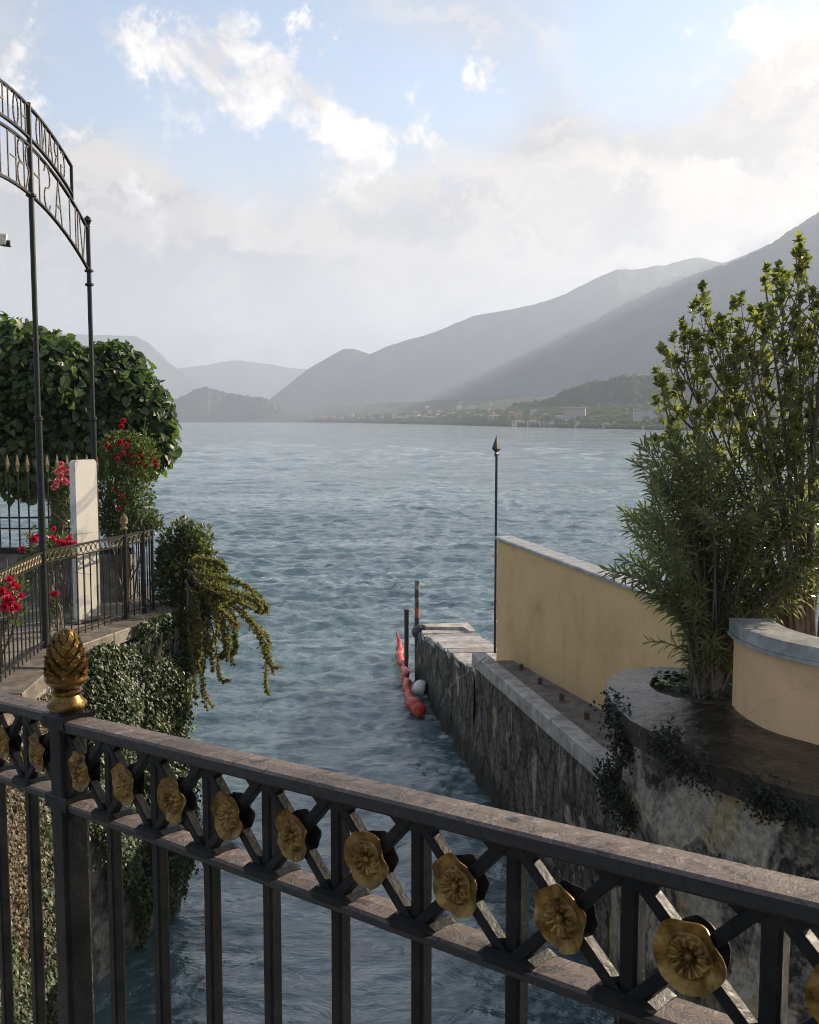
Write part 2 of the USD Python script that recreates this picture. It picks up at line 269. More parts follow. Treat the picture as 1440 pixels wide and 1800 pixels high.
def mountain(name, label, crest, run, matl, rough=0.06, seed=0, nrow=46, ncol=260, bumps=0.0, shore=None, back=None):
    """crest: (photo x, photo y, distance); run: how far the near slope reaches forward per metre of height"""
    c = np.array([aty(*q) for q in crest]); c = resample(c, n=ncol)
    nz = (fbm(np.stack([np.arange(ncol) * 0.11, np.zeros(ncol), np.zeros(ncol) + seed], 1), 5, seed) - 0.5)
    c[:, 2] += nz * rough * np.maximum(c[:, 2], 0) * 0.5
    if bumps: c[:, 2] += bumps * (fbm(np.stack([c[:, 0] / bumps / 1.2, c[:, 1] / bumps / 1.2, np.zeros(ncol)], 1), 3, seed + 3) - 0.35) * np.clip(c[:, 2] / 30, 0, 1)
    rows = []
    toward = -c[:, :2] / np.linalg.norm(c[:, :2], axis=1, keepdims=True)
    for t in np.linspace(-1, 1, nrow * 2 - 1):
        k = 1 - abs(t); reach = (c[:, 2] * run + 30) * (-t if t < 0 else -t * 0.8)
        xy = c[:, :2] + toward * reach[:, None]
        z = -4 + (c[:, 2] + 4) * (0.65 * k + 0.35 * k ** 2.2)
        p = np.stack([xy[:, 0], xy[:, 1], z], 1); sc = np.maximum(c[:, 2], 20)
        z2 = (fbm(np.stack([p[:, 0] / 260, p[:, 1] / 260, np.zeros(ncol)], 1), 5, seed + 11) - 0.5) * sc * 1.15 * k * (1 - k) * 2.4
        z3 = (bumps * 0.8 + 1.2) * (fbm(np.stack([p[:, 0] / 9, p[:, 1] / 9, np.zeros(ncol)], 1), 2, seed + 5) - 0.4) * min(1, k * 6)
        p[:, 2] += z2 + z3; rows.append(p)
    v = np.vstack(rows); f = grid_faces(len(rows), ncol)
    m = trimesh.Trimesh(v, f, process=False)
    if m.face_normals[:, 2].mean() < 0: m.invert()
    o = usdkit.mesh(stage, numbered('/World', name), m, matl, smooth=True); data(o.GetPrim(), label=label, category=name.replace('_', ' '), kind='structure')
    return m
mountain('mountain', 'pale distant mountain at the left whose slope falls towards the wooded headland', [(-700, 560, 5600), (-300, 520, 5400), (60, 585, 5200), (180, 588, 5100), (240, 592, 5000), (262, 604, 5000), (300, 640, 5000), (350, 674, 5000), (400, 698, 5000), (470, 722, 5000), (540, 737, 5000)], 1.5, WOOD, seed=1)
mountain('mountain', 'faintest farthest mountain in the gap at the head of the lake', [(200, 660, 6000), (300, 650, 6000), (420, 632, 6000), (500, 645, 6000), (600, 655, 6000), (760, 640, 5800), (930, 640, 5800), (1100, 650, 5800)], 1.3, WOOD, seed=2)
mountain('mountain', 'hazy blue middle ridge rising from the lake towards the clouded summit', [(440, 728, 3200), (480, 697, 3250), (540, 650, 3300), (605, 612, 3300), (622, 612, 3300), (650, 622, 3300), (690, 606, 3300), (760, 585, 3300), (831, 556, 3350), (942, 536, 3350), (1009, 510, 3400), (1037, 496, 3400), (1085, 474, 3400), (1160, 468, 3500), (1229, 450, 3600), (1272, 462, 3600), (1350, 430, 3600), (1500, 420, 3600)], 1.5, WOOD, seed=3)
mountain('mountain', 'dark steep mountainside filling the right of the view', [(800, 712, 3000), (855, 668, 3000), (970, 606, 2950), (1037, 568, 2900), (1100, 533, 2850), (1133, 518, 2800), (1157, 505, 2780), (1181, 500, 2760), (1229, 481, 2700), (1272, 467, 2650), (1315, 448, 2600), (1354, 429, 2550), (1397, 402, 2500), (1440, 375, 2450), (1560, 310, 2350), (1750, 235, 2200), (2000, 190, 2000), (2400, 170, 1900)], 1.35, WOOD, seed=4, ncol=420, bumps=7)
mountain('headland', 'low dark wooded headland standing in the lake at left', [(255, 728, 2650), (285, 716, 2650), (300, 708, 2650), (320, 697, 2650), (347, 684, 2650), (367, 682, 2650), (400, 691, 2650), (433, 697, 2600), (462, 699, 2580), (480, 708, 2560), (500, 720, 2540), (530, 734, 2500), (560, 739, 2480)], 1.2, WOOD, seed=6, ncol=300, bumps=6)
hill_mesh = mountain('hill', 'green wooded hill above the two lakeside hotels', [(868, 736, 1120), (890, 722, 1110), (904, 710, 1100), (945, 704, 1090), (970, 701, 1080), (995, 687, 1070), (1032, 673, 1050), (1068, 668, 1030), (1118, 659, 1000), (1148, 661, 990), (1250, 655, 960), (1440, 640, 930), (1700, 640, 900)], 3.0, HILL, seed=8, ncol=420, bumps=3.5)
# the flat shore that runs from the green hill to the foot of the headland
def shore():
    near = [(430, 741.5), (545, 742.4), (640, 743.8), (780, 746.6), (880, 749.6), (1000, 752.2), (1150, 755.5), (1300, 758.5), (1500, 762), (1800, 768)]
    a = np.array([atz(x, y, 0.0) for x, y in near]); a = resample(a, n=200)
    far = a * np.array([1.0, 1.0, 1.0]); dirs = a[:, :2] / np.linalg.norm(a[:, :2], axis=1, keepdims=True)
    rows = []
    for t, z in ((0, -3.0), (0.002, 0.9), (0.01, 1.4), (0.1, 5), (0.3, 14), (0.7, 26), (1.0, 40)):
        p = a.copy(); p[:, :2] += dirs * t * (650 if t else 0); p[:, 2] = z
        if t > 0.05: p[:, 2] += 3 * (fbm(np.stack([p[:, 0] / 60, p[:, 1] / 60, 0 * p[:, 0]], 1), 3, 4) - 0.5)
        rows.append(p)
    m = trimesh.Trimesh(np.vstack(rows), grid_faces(len(rows), 200), process=False)
    if m.face_normals[:, 2].mean() < 0: m.invert()
    o = usdkit.mesh(stage, '/World/far_shore', m, WOOD, smooth=True); data(o.GetPrim(), label='flat far shore with the lakeside village', category='shore', kind='structure')
    return m
shore_mesh = shore()
# ------------------------------------------------------------------ the air
HZM = mat('haze', {'v': ('principled_volume', {'color': (0.68, 0.79, 1.0), 'density': HAZE_D, 'anisotropy': 0.2})}, [], surface=None, volume='v.volume')
o = usdkit.mesh(stage, '/World/haze', trimesh.creation.box(bounds=[[-5200, -1500, -4.0], [5200, 8200, 760]]), HZM)
data(o.GetPrim(), label='evening haze over the lake and mountains', category='haze', kind='stuff')
# ------------------------------------------------------------------ quay, pier, yellow wall and planter on the right
rng = np.random.default_rng(11); random.seed(4)
def old_wall(name, dark, mid, tint, pale, patch=0.9, fine=15.0, cover=0.5, streak=0.5):
    """old rendered masonry: dark lichen, patches of plaster with sharp edges, ochre stains, vertical runs of lime and dirt"""
    N = {'g': ('geometry', {}), 'ms': ('mapping', {'mapping_type': 'point', 'scale': (1.0, 1.0, 0.13)}), 'mv': ('mapping', {'mapping_type': 'point', 'scale': (1.0, 1.0, 0.6)}),
         'np': ('noise_texture', {'scale': patch, 'detail': 9.0, 'roughness': 0.6, 'distortion': 0.9}), 'nq': ('noise_texture', {'scale': patch * 1.9, 'detail': 8.0, 'roughness': 0.65, 'distortion': 0.7}), 'nf': ('noise_texture', {'scale': fine, 'detail': 9.0, 'roughness': 0.75}), 'ns': ('noise_texture', {'scale': 7.0, 'detail': 5.0, 'roughness': 0.6, 'distortion': 0.2}),
         'pm': ('map_range', {'range_type': 'smoothstep', 'from_min': 1 - cover - 0.035, 'from_max': 1 - cover + 0.035, 'clamp': True}), 'qm': ('map_range', {'range_type': 'smoothstep', 'from_min': 0.5, 'from_max': 0.62, 'clamp': True}), 'sm': ('map_range', {'range_type': 'smoothstep', 'from_min': 0.52, 'from_max': 0.72, 'to_max': streak, 'clamp': True}),
         'sx': ('separate_xyz', {}), 'wl': ('map_range', {'range_type': 'smoothstep', 'from_min': 0.42, 'from_max': 0.80, 'to_min': 0.9, 'to_max': 0.0, 'clamp': True}), 'wa': ('math', {'math_type': 'multiply_add', 'value2': 0.5}), 'alg': ('mix', {'mix_type': 'mix', 'color2': (0.016, 0.019, 0.013)}), 'base': ('rgb_ramp', {'ramp': [(0.34, dark), (0.52, mid), (0.68, tuple(c * 1.8 for c in mid))]}), 'pl': ('mix', {'mix_type': 'mix', 'color1': pale, 'color2': tint}), 'm1': ('mix', {'mix_type': 'mix'}), 'm2': ('mix', {'mix_type': 'mix', 'color2': tuple(c * 1.15 for c in pale)}), 'fr': ('map_range', {'from_min': 0.36, 'from_max': 0.60, 'to_min': 0.38, 'to_max': 1.15, 'clamp': True}), 'mul': ('mix', {'mix_type': 'multiply', 'fac': 1.0}), 'cc': ('combine_color', {}),
         'vm': ('vector_math', {'math_type': 'multiply_add', 'vector2': (0.35, 0.35, 0.35)}), 'vo': ('voronoi_texture', {'feature': 'distance_to_edge', 'scale': 2.3}), 'jm': ('map_range', {'range_type': 'smoothstep', 'from_min': 0.0, 'from_max': 0.09, 'to_min': 0.35, 'to_max': 1.0, 'clamp': True}), 'jx': ('mix_float', {'b': 1.0}), 'jc': ('combine_color', {}), 'jmul': ('mix', {'mix_type': 'multiply', 'fac': 1.0}), 'hj': ('math', {'math_type': 'multiply_add', 'value2': 0.8}), 'hs': ('math', {'math_type': 'multiply_add', 'value2': 0.45}), 'bm': ('bump', {'strength': 0.8, 'distance': 0.035}), 'p': ('principled_bsdf', {'roughness': 0.85, 'specular_ior_level': 0.3})}
    L = [('g.position', 'ms.vector'), ('g.position', 'mv.vector'), ('mv.vector', 'np.vector'), ('mv.vector', 'nq.vector'), ('g.position', 'nf.vector'), ('ms.vector', 'ns.vector'), ('np.fac', 'pm.value'), ('nq.fac', 'qm.value'), ('ns.fac', 'sm.value'), ('nf.fac', 'base.fac'), ('qm.result', 'pl.fac'),
         ('pm.result', 'm1.fac'), ('base.color', 'm1.color1'), ('pl.color', 'm1.color2'), ('sm.result', 'm2.fac'), ('m1.color', 'm2.color1'), ('nf.fac', 'fr.value'), ('fr.result', 'cc.r'), ('fr.result', 'cc.g'), ('fr.result', 'cc.b'), ('m2.color', 'mul.color1'), ('cc.color', 'mul.color2'), ('g.position', 'sx.vector'), ('nq.fac', 'wa.value1'), ('sx.z', 'wa.value3'), ('wa.value', 'wl.value'), ('wl.result', 'alg.fac'), ('nf.color', 'vm.vector1'), ('mv.vector', 'vm.vector3'), ('vm.vector', 'vo.vector'), ('vo.distance', 'jm.value'), ('jm.result', 'jx.a'), ('pm.result', 'jx.fac'), ('jx.result', 'jc.r'), ('jx.result', 'jc.g'), ('jx.result', 'jc.b'), ('mul.color', 'jmul.color1'), ('jc.color', 'jmul.color2'), ('jmul.color', 'alg.color1'), ('alg.color', 'p.base_color'), ('nf.fac', 'hs.value1'), ('pm.result', 'hs.value3'), ('jx.result', 'hj.value1'), ('hs.value', 'hj.value3'), ('hj.value', 'bm.height'), ('bm.normal', 'p.normal')]
    return mat(name, N, L)
QUAY = old_wall('quay_masonry', (0.034, 0.031, 0.025), (0.10, 0.09, 0.07), (0.25, 0.20, 0.12), (0.36, 0.325, 0.27), patch=1.5, cover=0.40, streak=0.55)
CEMENT = mottled('weathered_cement', [(0.3, (0.13, 0.12, 0.105)), (0.5, (0.32, 0.30, 0.265)), (0.7, (0.50, 0.47, 0.43))], scale=3.5, rough=(0.45, 0.8), bump=0.35, bscale=25, bdist=0.012)
LEDGE = mottled('stained_ledge', [(0.3, (0.05, 0.045, 0.038)), (0.5, (0.13, 0.115, 0.095)), (0.7, (0.26, 0.24, 0.21))], scale=3.2, rough=(0.5, 0.85), bump=0.45, bscale=20, bdist=0.015)
SLABS_D = mottled('stained_pier_slab', [(0.3, (0.09, 0.07, 0.06)), (0.5, (0.21, 0.18, 0.16)), (0.7, (0.36, 0.33, 0.30))], scale=5.0, rough=(0.25, 0.6), bump=0.5, bscale=14, bdist=0.02)
SLABS = mottled('wet_pier_slab', [(0.3, (0.12, 0.10, 0.09)), (0.5, (0.30, 0.275, 0.25)), (0.7, (0.48, 0.46, 0.43))], scale=4.0, rough=(0.25, 0.6), bump=0.4, bscale=14, bdist=0.02)
def render_coat(name, c):
    """painted render: cloudy tone, faint runs, hairline cracks, a few pale scuffs"""
    N = {'g': ('geometry', {}), 'ms': ('mapping', {'mapping_type': 'point', 'scale': (1.0, 1.0, 0.16)}), 'n': ('noise_texture', {'scale': 0.8, 'detail': 7.0, 'roughness': 0.65, 'distortion': 0.6}), 'ns': ('noise_texture', {'scale': 3.5, 'detail': 5.0, 'roughness': 0.6}), 'nf': ('noise_texture', {'scale': 45.0, 'detail': 5.0, 'roughness': 0.7}), 'nd': ('noise_texture', {'scale': 2.0, 'detail': 6.0}),
         'dm': ('vector_math', {'math_type': 'multiply_add', 'vector2': (0.5, 0.5, 0.5)}), 'vo': ('voronoi_texture', {'feature': 'distance_to_edge', 'scale': 0.75}), 'cr': ('map_range', {'from_min': 0.0, 'from_max': 0.006, 'to_min': 0.35, 'to_max': 0.0, 'clamp': True}),
         'r': ('rgb_ramp', {'ramp': [(0.3, tuple(x * 0.80 for x in c)), (0.5, c), (0.7, tuple(min(0.9, x * 1.14) for x in c))]}), 'sm': ('map_range', {'range_type': 'smoothstep', 'from_min': 0.55, 'from_max': 0.75, 'to_max': 0.35, 'clamp': True}), 'm1': ('mix', {'mix_type': 'mix', 'color2': tuple(x * y for x, y in zip(c, (0.66, 0.66, 0.7)))}), 'm2': ('mix', {'mix_type': 'mix', 'color2': tuple(x * 0.5 for x in c)}), 'sc': ('map_range', {'from_min': 0.68, 'from_max': 0.72, 'to_max': 0.5, 'clamp': True}), 'm3': ('mix', {'mix_type': 'mix', 'color2': (0.62, 0.55, 0.42)}),
         'bm': ('bump', {'strength': 0.18, 'distance': 0.004}), 'p': ('principled_bsdf', {'roughness': 0.88, 'specular_ior_level': 0.3})}
    L = [('g.position', 'n.vector'), ('g.position', 'ms.vector'), ('ms.vector', 'ns.vector'), ('g.position', 'nf.vector'), ('g.position', 'nd.vector'), ('nd.color', 'dm.vector1'), ('g.position', 'dm.vector3'), ('dm.vector', 'vo.vector'), ('vo.distance', 'cr.value'), ('n.fac', 'r.fac'), ('ns.fac', 'sm.value'), ('r.color', 'm1.color1'), ('sm.result', 'm1.fac'), ('m1.color', 'm2.color1'), ('cr.result', 'm2.fac'), ('nf.fac', 'sc.value'), ('m2.color', 'm3.color1'), ('sc.result', 'm3.fac'), ('m3.color', 'p.base_color'), ('nf.fac', 'bm.height'), ('bm.normal', 'p.normal')]
    return mat(name, N, L)
YELLOW = render_coat('ochre_render', (0.58, 0.40, 0.19))
ORANGE = render_coat('apricot_render', (0.62, 0.40, 0.215))
CAPM = mottled('grey_cap_stone', [(0.3, (0.13, 0.13, 0.125)), (0.5, (0.25, 0.25, 0.24)), (0.7, (0.38, 0.38, 0.365))], scale=5, rough=(0.3, 0.6), bump=0.25, bscale=30, bdist=0.008)
WETSTONE = mottled('wet_black_stone', [(0.3, (0.008, 0.007, 0.006)), (0.5, (0.018, 0.015, 0.011)), (0.68, (0.045, 0.036, 0.027))], scale=3.0, rough=(0.07, 0.38), bump=0.8, bscale=9.0, bdist=0.03, distortion=0.8, spec=0.32)
PLASTER = old_wall('peeling_plaster', (0.034, 0.03, 0.024), (0.11, 0.095, 0.07), (0.32, 0.225, 0.105), (0.31, 0.27, 0.21), patch=1.15, cover=0.50, streak=0.2)
IRON = mottled('black_iron_paint', [(0.3, (0.010, 0.011, 0.011)), (0.6, (0.022, 0.023, 0.023)), (0.8, (0.035, 0.033, 0.03))], scale=30, rough=(0.28, 0.5), bump=0.25, bscale=160, bdist=0.002)
RUST = mottled('rusty_bolt', [(0.3, (0.05, 0.03, 0.02)), (0.7, (0.16, 0.09, 0.06))], scale=30)
SOIL = mottled('planter_soil', [(0.3, (0.02, 0.016, 0.01)), (0.7, (0.07, 0.055, 0.035))], scale=12, bump=0.8)

W0, W1 = atz(733, 1188, 0.0), atz(880, 1428, 0.0)
WD = unit((W1 - W0) * [1, 1, 0]); WN = np.array([WD[1], -WD[0], 0.0])      # along the quay towards the viewer; WN points out over the water
if WN[0] > 0: WN = -WN
def on_quay(x, y):           # where a photo point falls on the quay's face
    return atplane(x, y, W0, WN)
S0 = W0.copy()
def qs(p): return float((p - W0) @ WD)     # distance along the quay
pe, pj, cj, cn = on_quay(727, 1103), on_quay(824, 1171), on_quay(834, 1147), on_quay(1070, 1345)
cb = on_quay(1053, 1365)
qe = qs(cn) + 1.2
def quay_face(s0, s1, ztop, matl_rows=26, seed=0, thick=0.5, name='face'):
    """a rough wall face with thickness: grid displaced by noise, running from s0 to s1 along the quay"""
    n, m = int((s1 - s0) / 0.07) + 2, 44
    s = np.linspace(s0, s1, n); zt = np.array([ztop(x) for x in s]); V = []
    for i in range(n):
        t = np.linspace(0, 1, m); z = -1.2 + (zt[i] + 1.2) * t
        p = W0 + WD * s[i] + np.outer(np.ones(m), [0, 0, 0]); p = np.repeat(p[None] if p.ndim == 1 else p, 1, 0); p[:, 2] = z
        q = np.stack([np.full(m, s[i]), z, np.full(m, seed)], 1)
        d = 0.11 * (fbm(q * [1.3, 0.8, 1], 4, 7) - 0.5) + 0.05 * (fbm(q * [6, 2.2, 1], 3, 9) - 0.5)
        d *= np.clip((zt[i] - z) / 0.15, 0.15, 1); d += 0.05 * np.clip(0.5 - z, 0, 1)
        V.append(p + WN * d[:, None])
    V = np.vstack(V); f = grid_faces(n, m); k = len(V)
    back = V - 0; idx = np.arange(k).reshape(n, m)
    vb = np.vstack([W0 + WD * x - WN * thick + [0, 0, z_ - W0[2]] for x, z_ in zip(s, zt)]); top = idx[:, -1]
    v = np.vstack([V, vb]); ft = []
    for i in range(n - 1): ft += [(top[i], top[i + 1], k + i + 1), (top[i], k + i + 1, k + i)]
    m_ = trimesh.Trimesh(v, np.vstack([f, ft]), process=False)
    a = m_.face_normals[:len(f)] @ WN
    if a.mean() < 0: m_.invert()
    return m_
zdeck = lambda s: pe[2] + (pj[2] - pe[2]) * np.clip((s - qs(pe)) / (qs(pj) - qs(pe)), 0, 1) - 0.05
zcurb = lambda s: cj[2] + (cn[2] - cj[2]) * (s - qs(cj)) / (qs(cn) - qs(cj))
CURB_H = 0.22
quay = thing('quay_wall', 'dark streaked stone quay wall with pale cement kerb running out to the pier', 'quay wall', W0)
part(quay, 'pier_face', quay_face(0.0, qs(cj), zdeck, seed=1), QUAY, smooth=40)
part(quay, 'quay_face', quay_face(qs(cj), qe, lambda s: zcurb(s) - CURB_H, seed=2), QUAY, smooth=40)
# solid core behind the faces: pier end, and quay up to the yellow wall
def qp(s, inn, z): p = W0 + WD * s - WN * inn; return np.array([p[0], p[1], z])
PW = 1.15
m = MB()
m.add(loft([[qp(s, 0.12, -1.2), qp(s, PW, -1.2), qp(s, PW, zdeck(s) - 0.05), qp(s, 0.12, zdeck(s) - 0.05)] for s in np.linspace(0.02, qs(cj) + 0.3, 12)]))
part(quay, 'pier_core', m.get(), QUAY)
m = MB(); m.add(loft([[qp(s, 0.12, -1.2), qp(s, 1.6, -1.2), qp(s, 1.6, zcurb(s) - 0.16), qp(s, 0.12, zcurb(s) - 0.16)] for s in np.linspace(qs(cj) + 0.01, qe, 14)]))
part(quay, 'ledge', m.get(), LEDGE)
# pale kerb: three cast lengths along the edge
ss = np.linspace(qs(cj), qe - 0.3, 5)
for i in range(4):
    a, b = ss[i] + 0.008, ss[i + 1] - 0.008; r = []
    for s in np.linspace(a, b, 10):
        w = 0.02 * (float(fbm(np.array([s * 3, i, 0.0]), 3)) - 0.5); z = zcurb(s) + w
        r.append([qp(s, -0.045, z - CURB_H), qp(s, 0.2, z - CURB_H), qp(s, 0.2, z - 0.012), qp(s, 0.18, z), qp(s, -0.03, z), qp(s, -0.045, z - 0.015)])
    part(quay, 'kerb', loft(r), CEMENT)
for s in np.linspace(qs(cj) + 0.9, qs(cn) - 0.3, 6):       # square bolt stubs along the ledge
    c = qp(s, 0.62, zcurb(s) - 0.125); part(quay, 'bolt_stub', trimesh.creation.box((0.065, 0.065, 0.13), trimesh.transformations.translation_matrix(c)), RUST)
# pier deck of separate slabs that step gently down to the lake
ns = 15; ed = np.linspace(0.03, qs(cj) - 0.02, ns + 1)
for i in range(ns):
    a, b = ed[i] + 0.022, ed[i + 1] - 0.022; z = zdeck((a + b) / 2) + random.uniform(-0.03, 0.03); j = [random.uniform(-0.03, 0.03) for _ in range(4)]
    tl = random.uniform(-0.012, 0.012)
    r = [[qp(a, 0.0 + j[0], z - 0.07), qp(a, PW + j[1], z - 0.07), qp(a, PW + j[1], z + 0.042 + tl), qp(a, 0.02 + j[0], z + 0.042 - tl)], [qp(b, 0.0 + j[2], z - 0.07), qp(b, PW + j[3], z - 0.07), qp(b, PW + j[3], z + 0.05 + tl), qp(b, 0.02 + j[2], z + 0.05 - tl)]]
    part(quay, 'deck_slab', loft(r), SLABS if i % 3 else SLABS_D)
E0 = zdeck(0)
part(quay, 'end_block', prism([(p[0], p[1]) for p in (qp(0.05, 0.12, 0), qp(0.42, 0.2, 0), qp(0.5, PW - 0.12, 0), qp(1.0, PW - 0.06, 0), qp(1.0, PW + 0.08, 0), qp(0.02, PW + 0.1, 0))], E0 - 0.1, E0 + 0.2), CEMENT, label='low cement block closing the end of the pier')
part(quay, 'corner_stone', trimesh.creation.icosphere(2, 0.2).apply_scale((1, 1, 0.9)).apply_translation(qp(0.12, 0.05, E0 + 0.02)), QUAY)

# the ochre garden wall with its grey cap
ya, yb = atz(873, 1140, zcurb(qs(cj)) - 0.16), None
YD = unit(np.array([0.2245, -1.0, 0])); YNn = np.array([YD[1], -YD[0], 0.0]); YNn = YNn if YNn[0] < 0 else -YNn
ytop = atplane(873, 950, ya, YNn)[2]
yw = thing('garden_wall', 'long smooth ochre garden wall with grey cap standing on the quay', 'wall', ya)
YL = 9.6
def yp(s, inn, z): p = ya + YD * s - YNn * inn; return np.array([p[0], p[1], z])
part(yw, 'wall_face', loft([[yp(s, 0, 1.0), yp(s, 0.24, 1.0), yp(s, 0.24, ytop + 0.03 * math.sin(s * .4)), yp(s, 0, ytop + 0.03 * math.sin(s * .4))] for s in np.linspace(0, YL, 14)]), YELLOW)
cs = np.linspace(-0.03, YL, 7)
for i in range(6):
    a, b = cs[i] + 0.004, cs[i + 1] - 0.004
    part(yw, 'cap_stone', loft([[yp(s, -0.05, ytop + 0.034), yp(s, 0.30, ytop + 0.034), yp(s, 0.30, ytop + 0.075), yp(s, 0.28, ytop + 0.087), yp(s, -0.03, ytop + 0.08), yp(s, -0.05, ytop + 0.068)] for s in (a, b)]), CAPM)
# thin pole with a spear tip on the wall's end
pb = yp(-0.06, -0.01, 0); zt = aty(876, 765, pb[1])[2]; zs = aty(876, 800, pb[1])[2]
pole = thing('spear_pole', 'thin dark iron pole with spear tip at the end of the ochre wall', 'pole', (pb[0], pb[1], ya[2]))
part(pole, 'shaft', tube([(pb[0], pb[1], ya[2] - 0.1), (pb[0], pb[1], zs + 0.04)], 0.024, 8), IRON, smooth=40)
part(pole, 'spear_tip', lathe([(0.026, zs - 0.02), (0.04, zs - 0.01), (0.04, zs + 0.03), (0.026, zs + 0.05), (0.085, zs + 0.12), (0.06, zs + 0.2), (0.004, zt)], 4, (pb[0], pb[1], 0)), IRON)

# planter with a thick wet slab on a round rough wall
PZ = 3.62
fr = [(1064, 1203), (1066, 1216), (1080, 1240), (1105, 1263), (1130, 1280), (1190, 1309), (1260, 1343), (1340, 1374), (1440, 1402), (1600, 1437), (1800, 1470)]
bk = [(1700, 1215), (1480, 1190), (1300, 1165), (1200, 1174), (1160, 1173), (1120, 1175), (1090, 1181), (1070, 1192)]
front = resample([atz(x, y, PZ) for x, y in fr], n=70); backp = resample([atz(x, y, PZ) for x, y in bk], n=40)
outline = [(p[0], p[1]) for p in np.vstack([front, backp])]
hole = [(p[0], p[1]) for p in (atz(x, y, PZ) for x, y in [(1141, 1203), (1146, 1192), (1170, 1186), (1215, 1183), (1262, 1182), (1300, 1184), (1420, 1195), (1460, 1215), (1330, 1236), (1288, 1240), (1240, 1237), (1190, 1227), (1155, 1215)])]
slab = Polygon(outline).buffer(0).difference(Polygon(hole).buffer(0))
slabm = trimesh.creation.extrude_polygon(slab, 0.20, engine='triangle') if False else trimesh.creation.extrude_polygon(slab, 0.2, engine='earcut')
pl = thing('stone_planter', 'rounded stone planter with wet dark slab top and peeling plaster wall', 'planter', (front[20][0] + 1, front[20][1] + 0.6, 0))
slabm = trimesh.Trimesh(slabm.vertices, slabm.faces).subdivide_to_size(0.12)
v = slabm.vertices; topv = v[:, 2] > 0.1
v[:, 2] += PZ - 0.2 + np.where(topv, 0.03 * (fbm(np.c_[v[:, :2] * 3.1, 0 * v[:, 2]], 4, 3) - 0.5), 0)
edge = np.array([Polygon(outline).exterior.distance(__import__('shapely').Point(a, b)) for a, b in v[:, :2]]) < 0.01
cent = v[:, :2].mean(0); ww = (fbm(np.c_[v[:, :2] * 5, v[:, 2:] * 3], 3, 8) - 0.5) * 0.05
v[:, :2] += np.where(edge, ww, 0)[:, None] * ((v[:, :2] - cent) / np.linalg.norm(v[:, :2] - cent, axis=1, keepdims=True))
part(pl, 'slab', (v, slabm.faces), WETSTONE, smooth=35)
# the wall beneath, set in from the slab's edge
ring = np.array(Polygon(outline).buffer(-0.09).exterior.coords)[:, :2]
ring = ring[::-1] if Polygon(ring).exterior.is_ccw is False else ring
ring = resample(np.c_[ring, np.zeros(len(ring))], 0.09)[:-1, :2]
nz_ = 60; zz = np.linspace(-1.2, PZ - 0.2 + 0.01, nz_); nrm = np.roll(ring, -1, 0) - np.roll(ring, 1, 0); nrm = np.stack([nrm[:, 1], -nrm[:, 0]], 1); nrm /= np.linalg.norm(nrm, axis=1, keepdims=True)
sl = np.arange(len(ring)) * 0.09; rows = []
for z in zz:
    q = np.c_[ring * [1, 1], np.full(len(ring), z)]
    d = 0.16 * (fbm(q * 0.9, 4, 21) - 0.5) + 0.09 * (fbm(q * [3, 3, 2.2], 4, 22) - 0.5); patch = fbm(q * [1.4, 1.4, 0.8], 3, 31)
    d += 0.05 * np.clip((patch - 0.5) * 12, -0.5, 0.5)
    rows.append(np.c_[ring + nrm * (d - 0.02)[:, None], np.full(len(ring), z)])
n_ = len(ring); f = []
gi, gj = np.meshgrid(np.arange(nz_ - 1), np.arange(n_), indexing='ij'); a = (gi * n_ + gj).ravel(); b = (gi * n_ + (gj + 1) % n_).ravel()
f = np.vstack([np.stack([a, b, b + n_], 1), np.stack([a, b + n_, a + n_], 1)])
pm = trimesh.Trimesh(np.vstack(rows), f, process=False)
if pm.volume < 0: pm.invert()
part(pl, 'plastered_wall', pm, PLASTER, smooth=50)
part(pl, 'soil', prism(Polygon(hole).buffer(0.05).buffer(0), PZ - 0.19, PZ - 0.08), SOIL)
# curved apricot wall on the slab
ow_px = [(1287, 1240), (1296, 1252), (1312, 1266), (1340, 1281), (1380, 1297), (1440, 1314), (1560, 1340), (1750, 1370)]
owb = resample([atz(x, y, PZ - 0.01) for x, y in ow_px], n=28); ozt = EYE - 1.93
tn = np.gradient(owb, axis=0); on = np.stack([tn[:, 1], -tn[:, 0], 0 * tn[:, 0]], 1); on /= np.linalg.norm(on, axis=1, keepdims=True)
if on[10][1] > 0: on = -on
ow = thing('low_curved_wall', 'low curved apricot wall with grey cap standing on the planter slab', 'wall', owb[6])
def seg(i0, i1, o0, o1, z0, z1, ch=0.0):
    r = []
    for i in range(i0, i1 + 1):
        a, b = owb[i] + on[i] * o0, owb[i] + on[i] * o1
        r.append([(a[0], a[1], z0), (b[0], b[1], z0), (b[0], b[1], z1 - ch), (b[0] + (a[0] - b[0]) * 0.06, b[1] + (a[1] - b[1]) * 0.06, z1), (a[0], a[1], z1)])
    return loft(r)
for a, b in ((0, 11), (11, 27)):
    m = seg(a, b, 0, -0.24, PZ - 0.05, ozt); v_ = m[0]
    part(ow, 'wall_panel', m, ORANGE)
for a, b in ((0, 9), (9, 18), (18, 27)):
    part(ow, 'cap_stone', seg(a, b, 0.06, -0.34, ozt + 0.002, ozt + 0.03), CAPM); 
    part(ow, 'cap_stone', seg(a, b, 0.045, -0.33, ozt + 0.032, ozt + 0.145), CAPM)

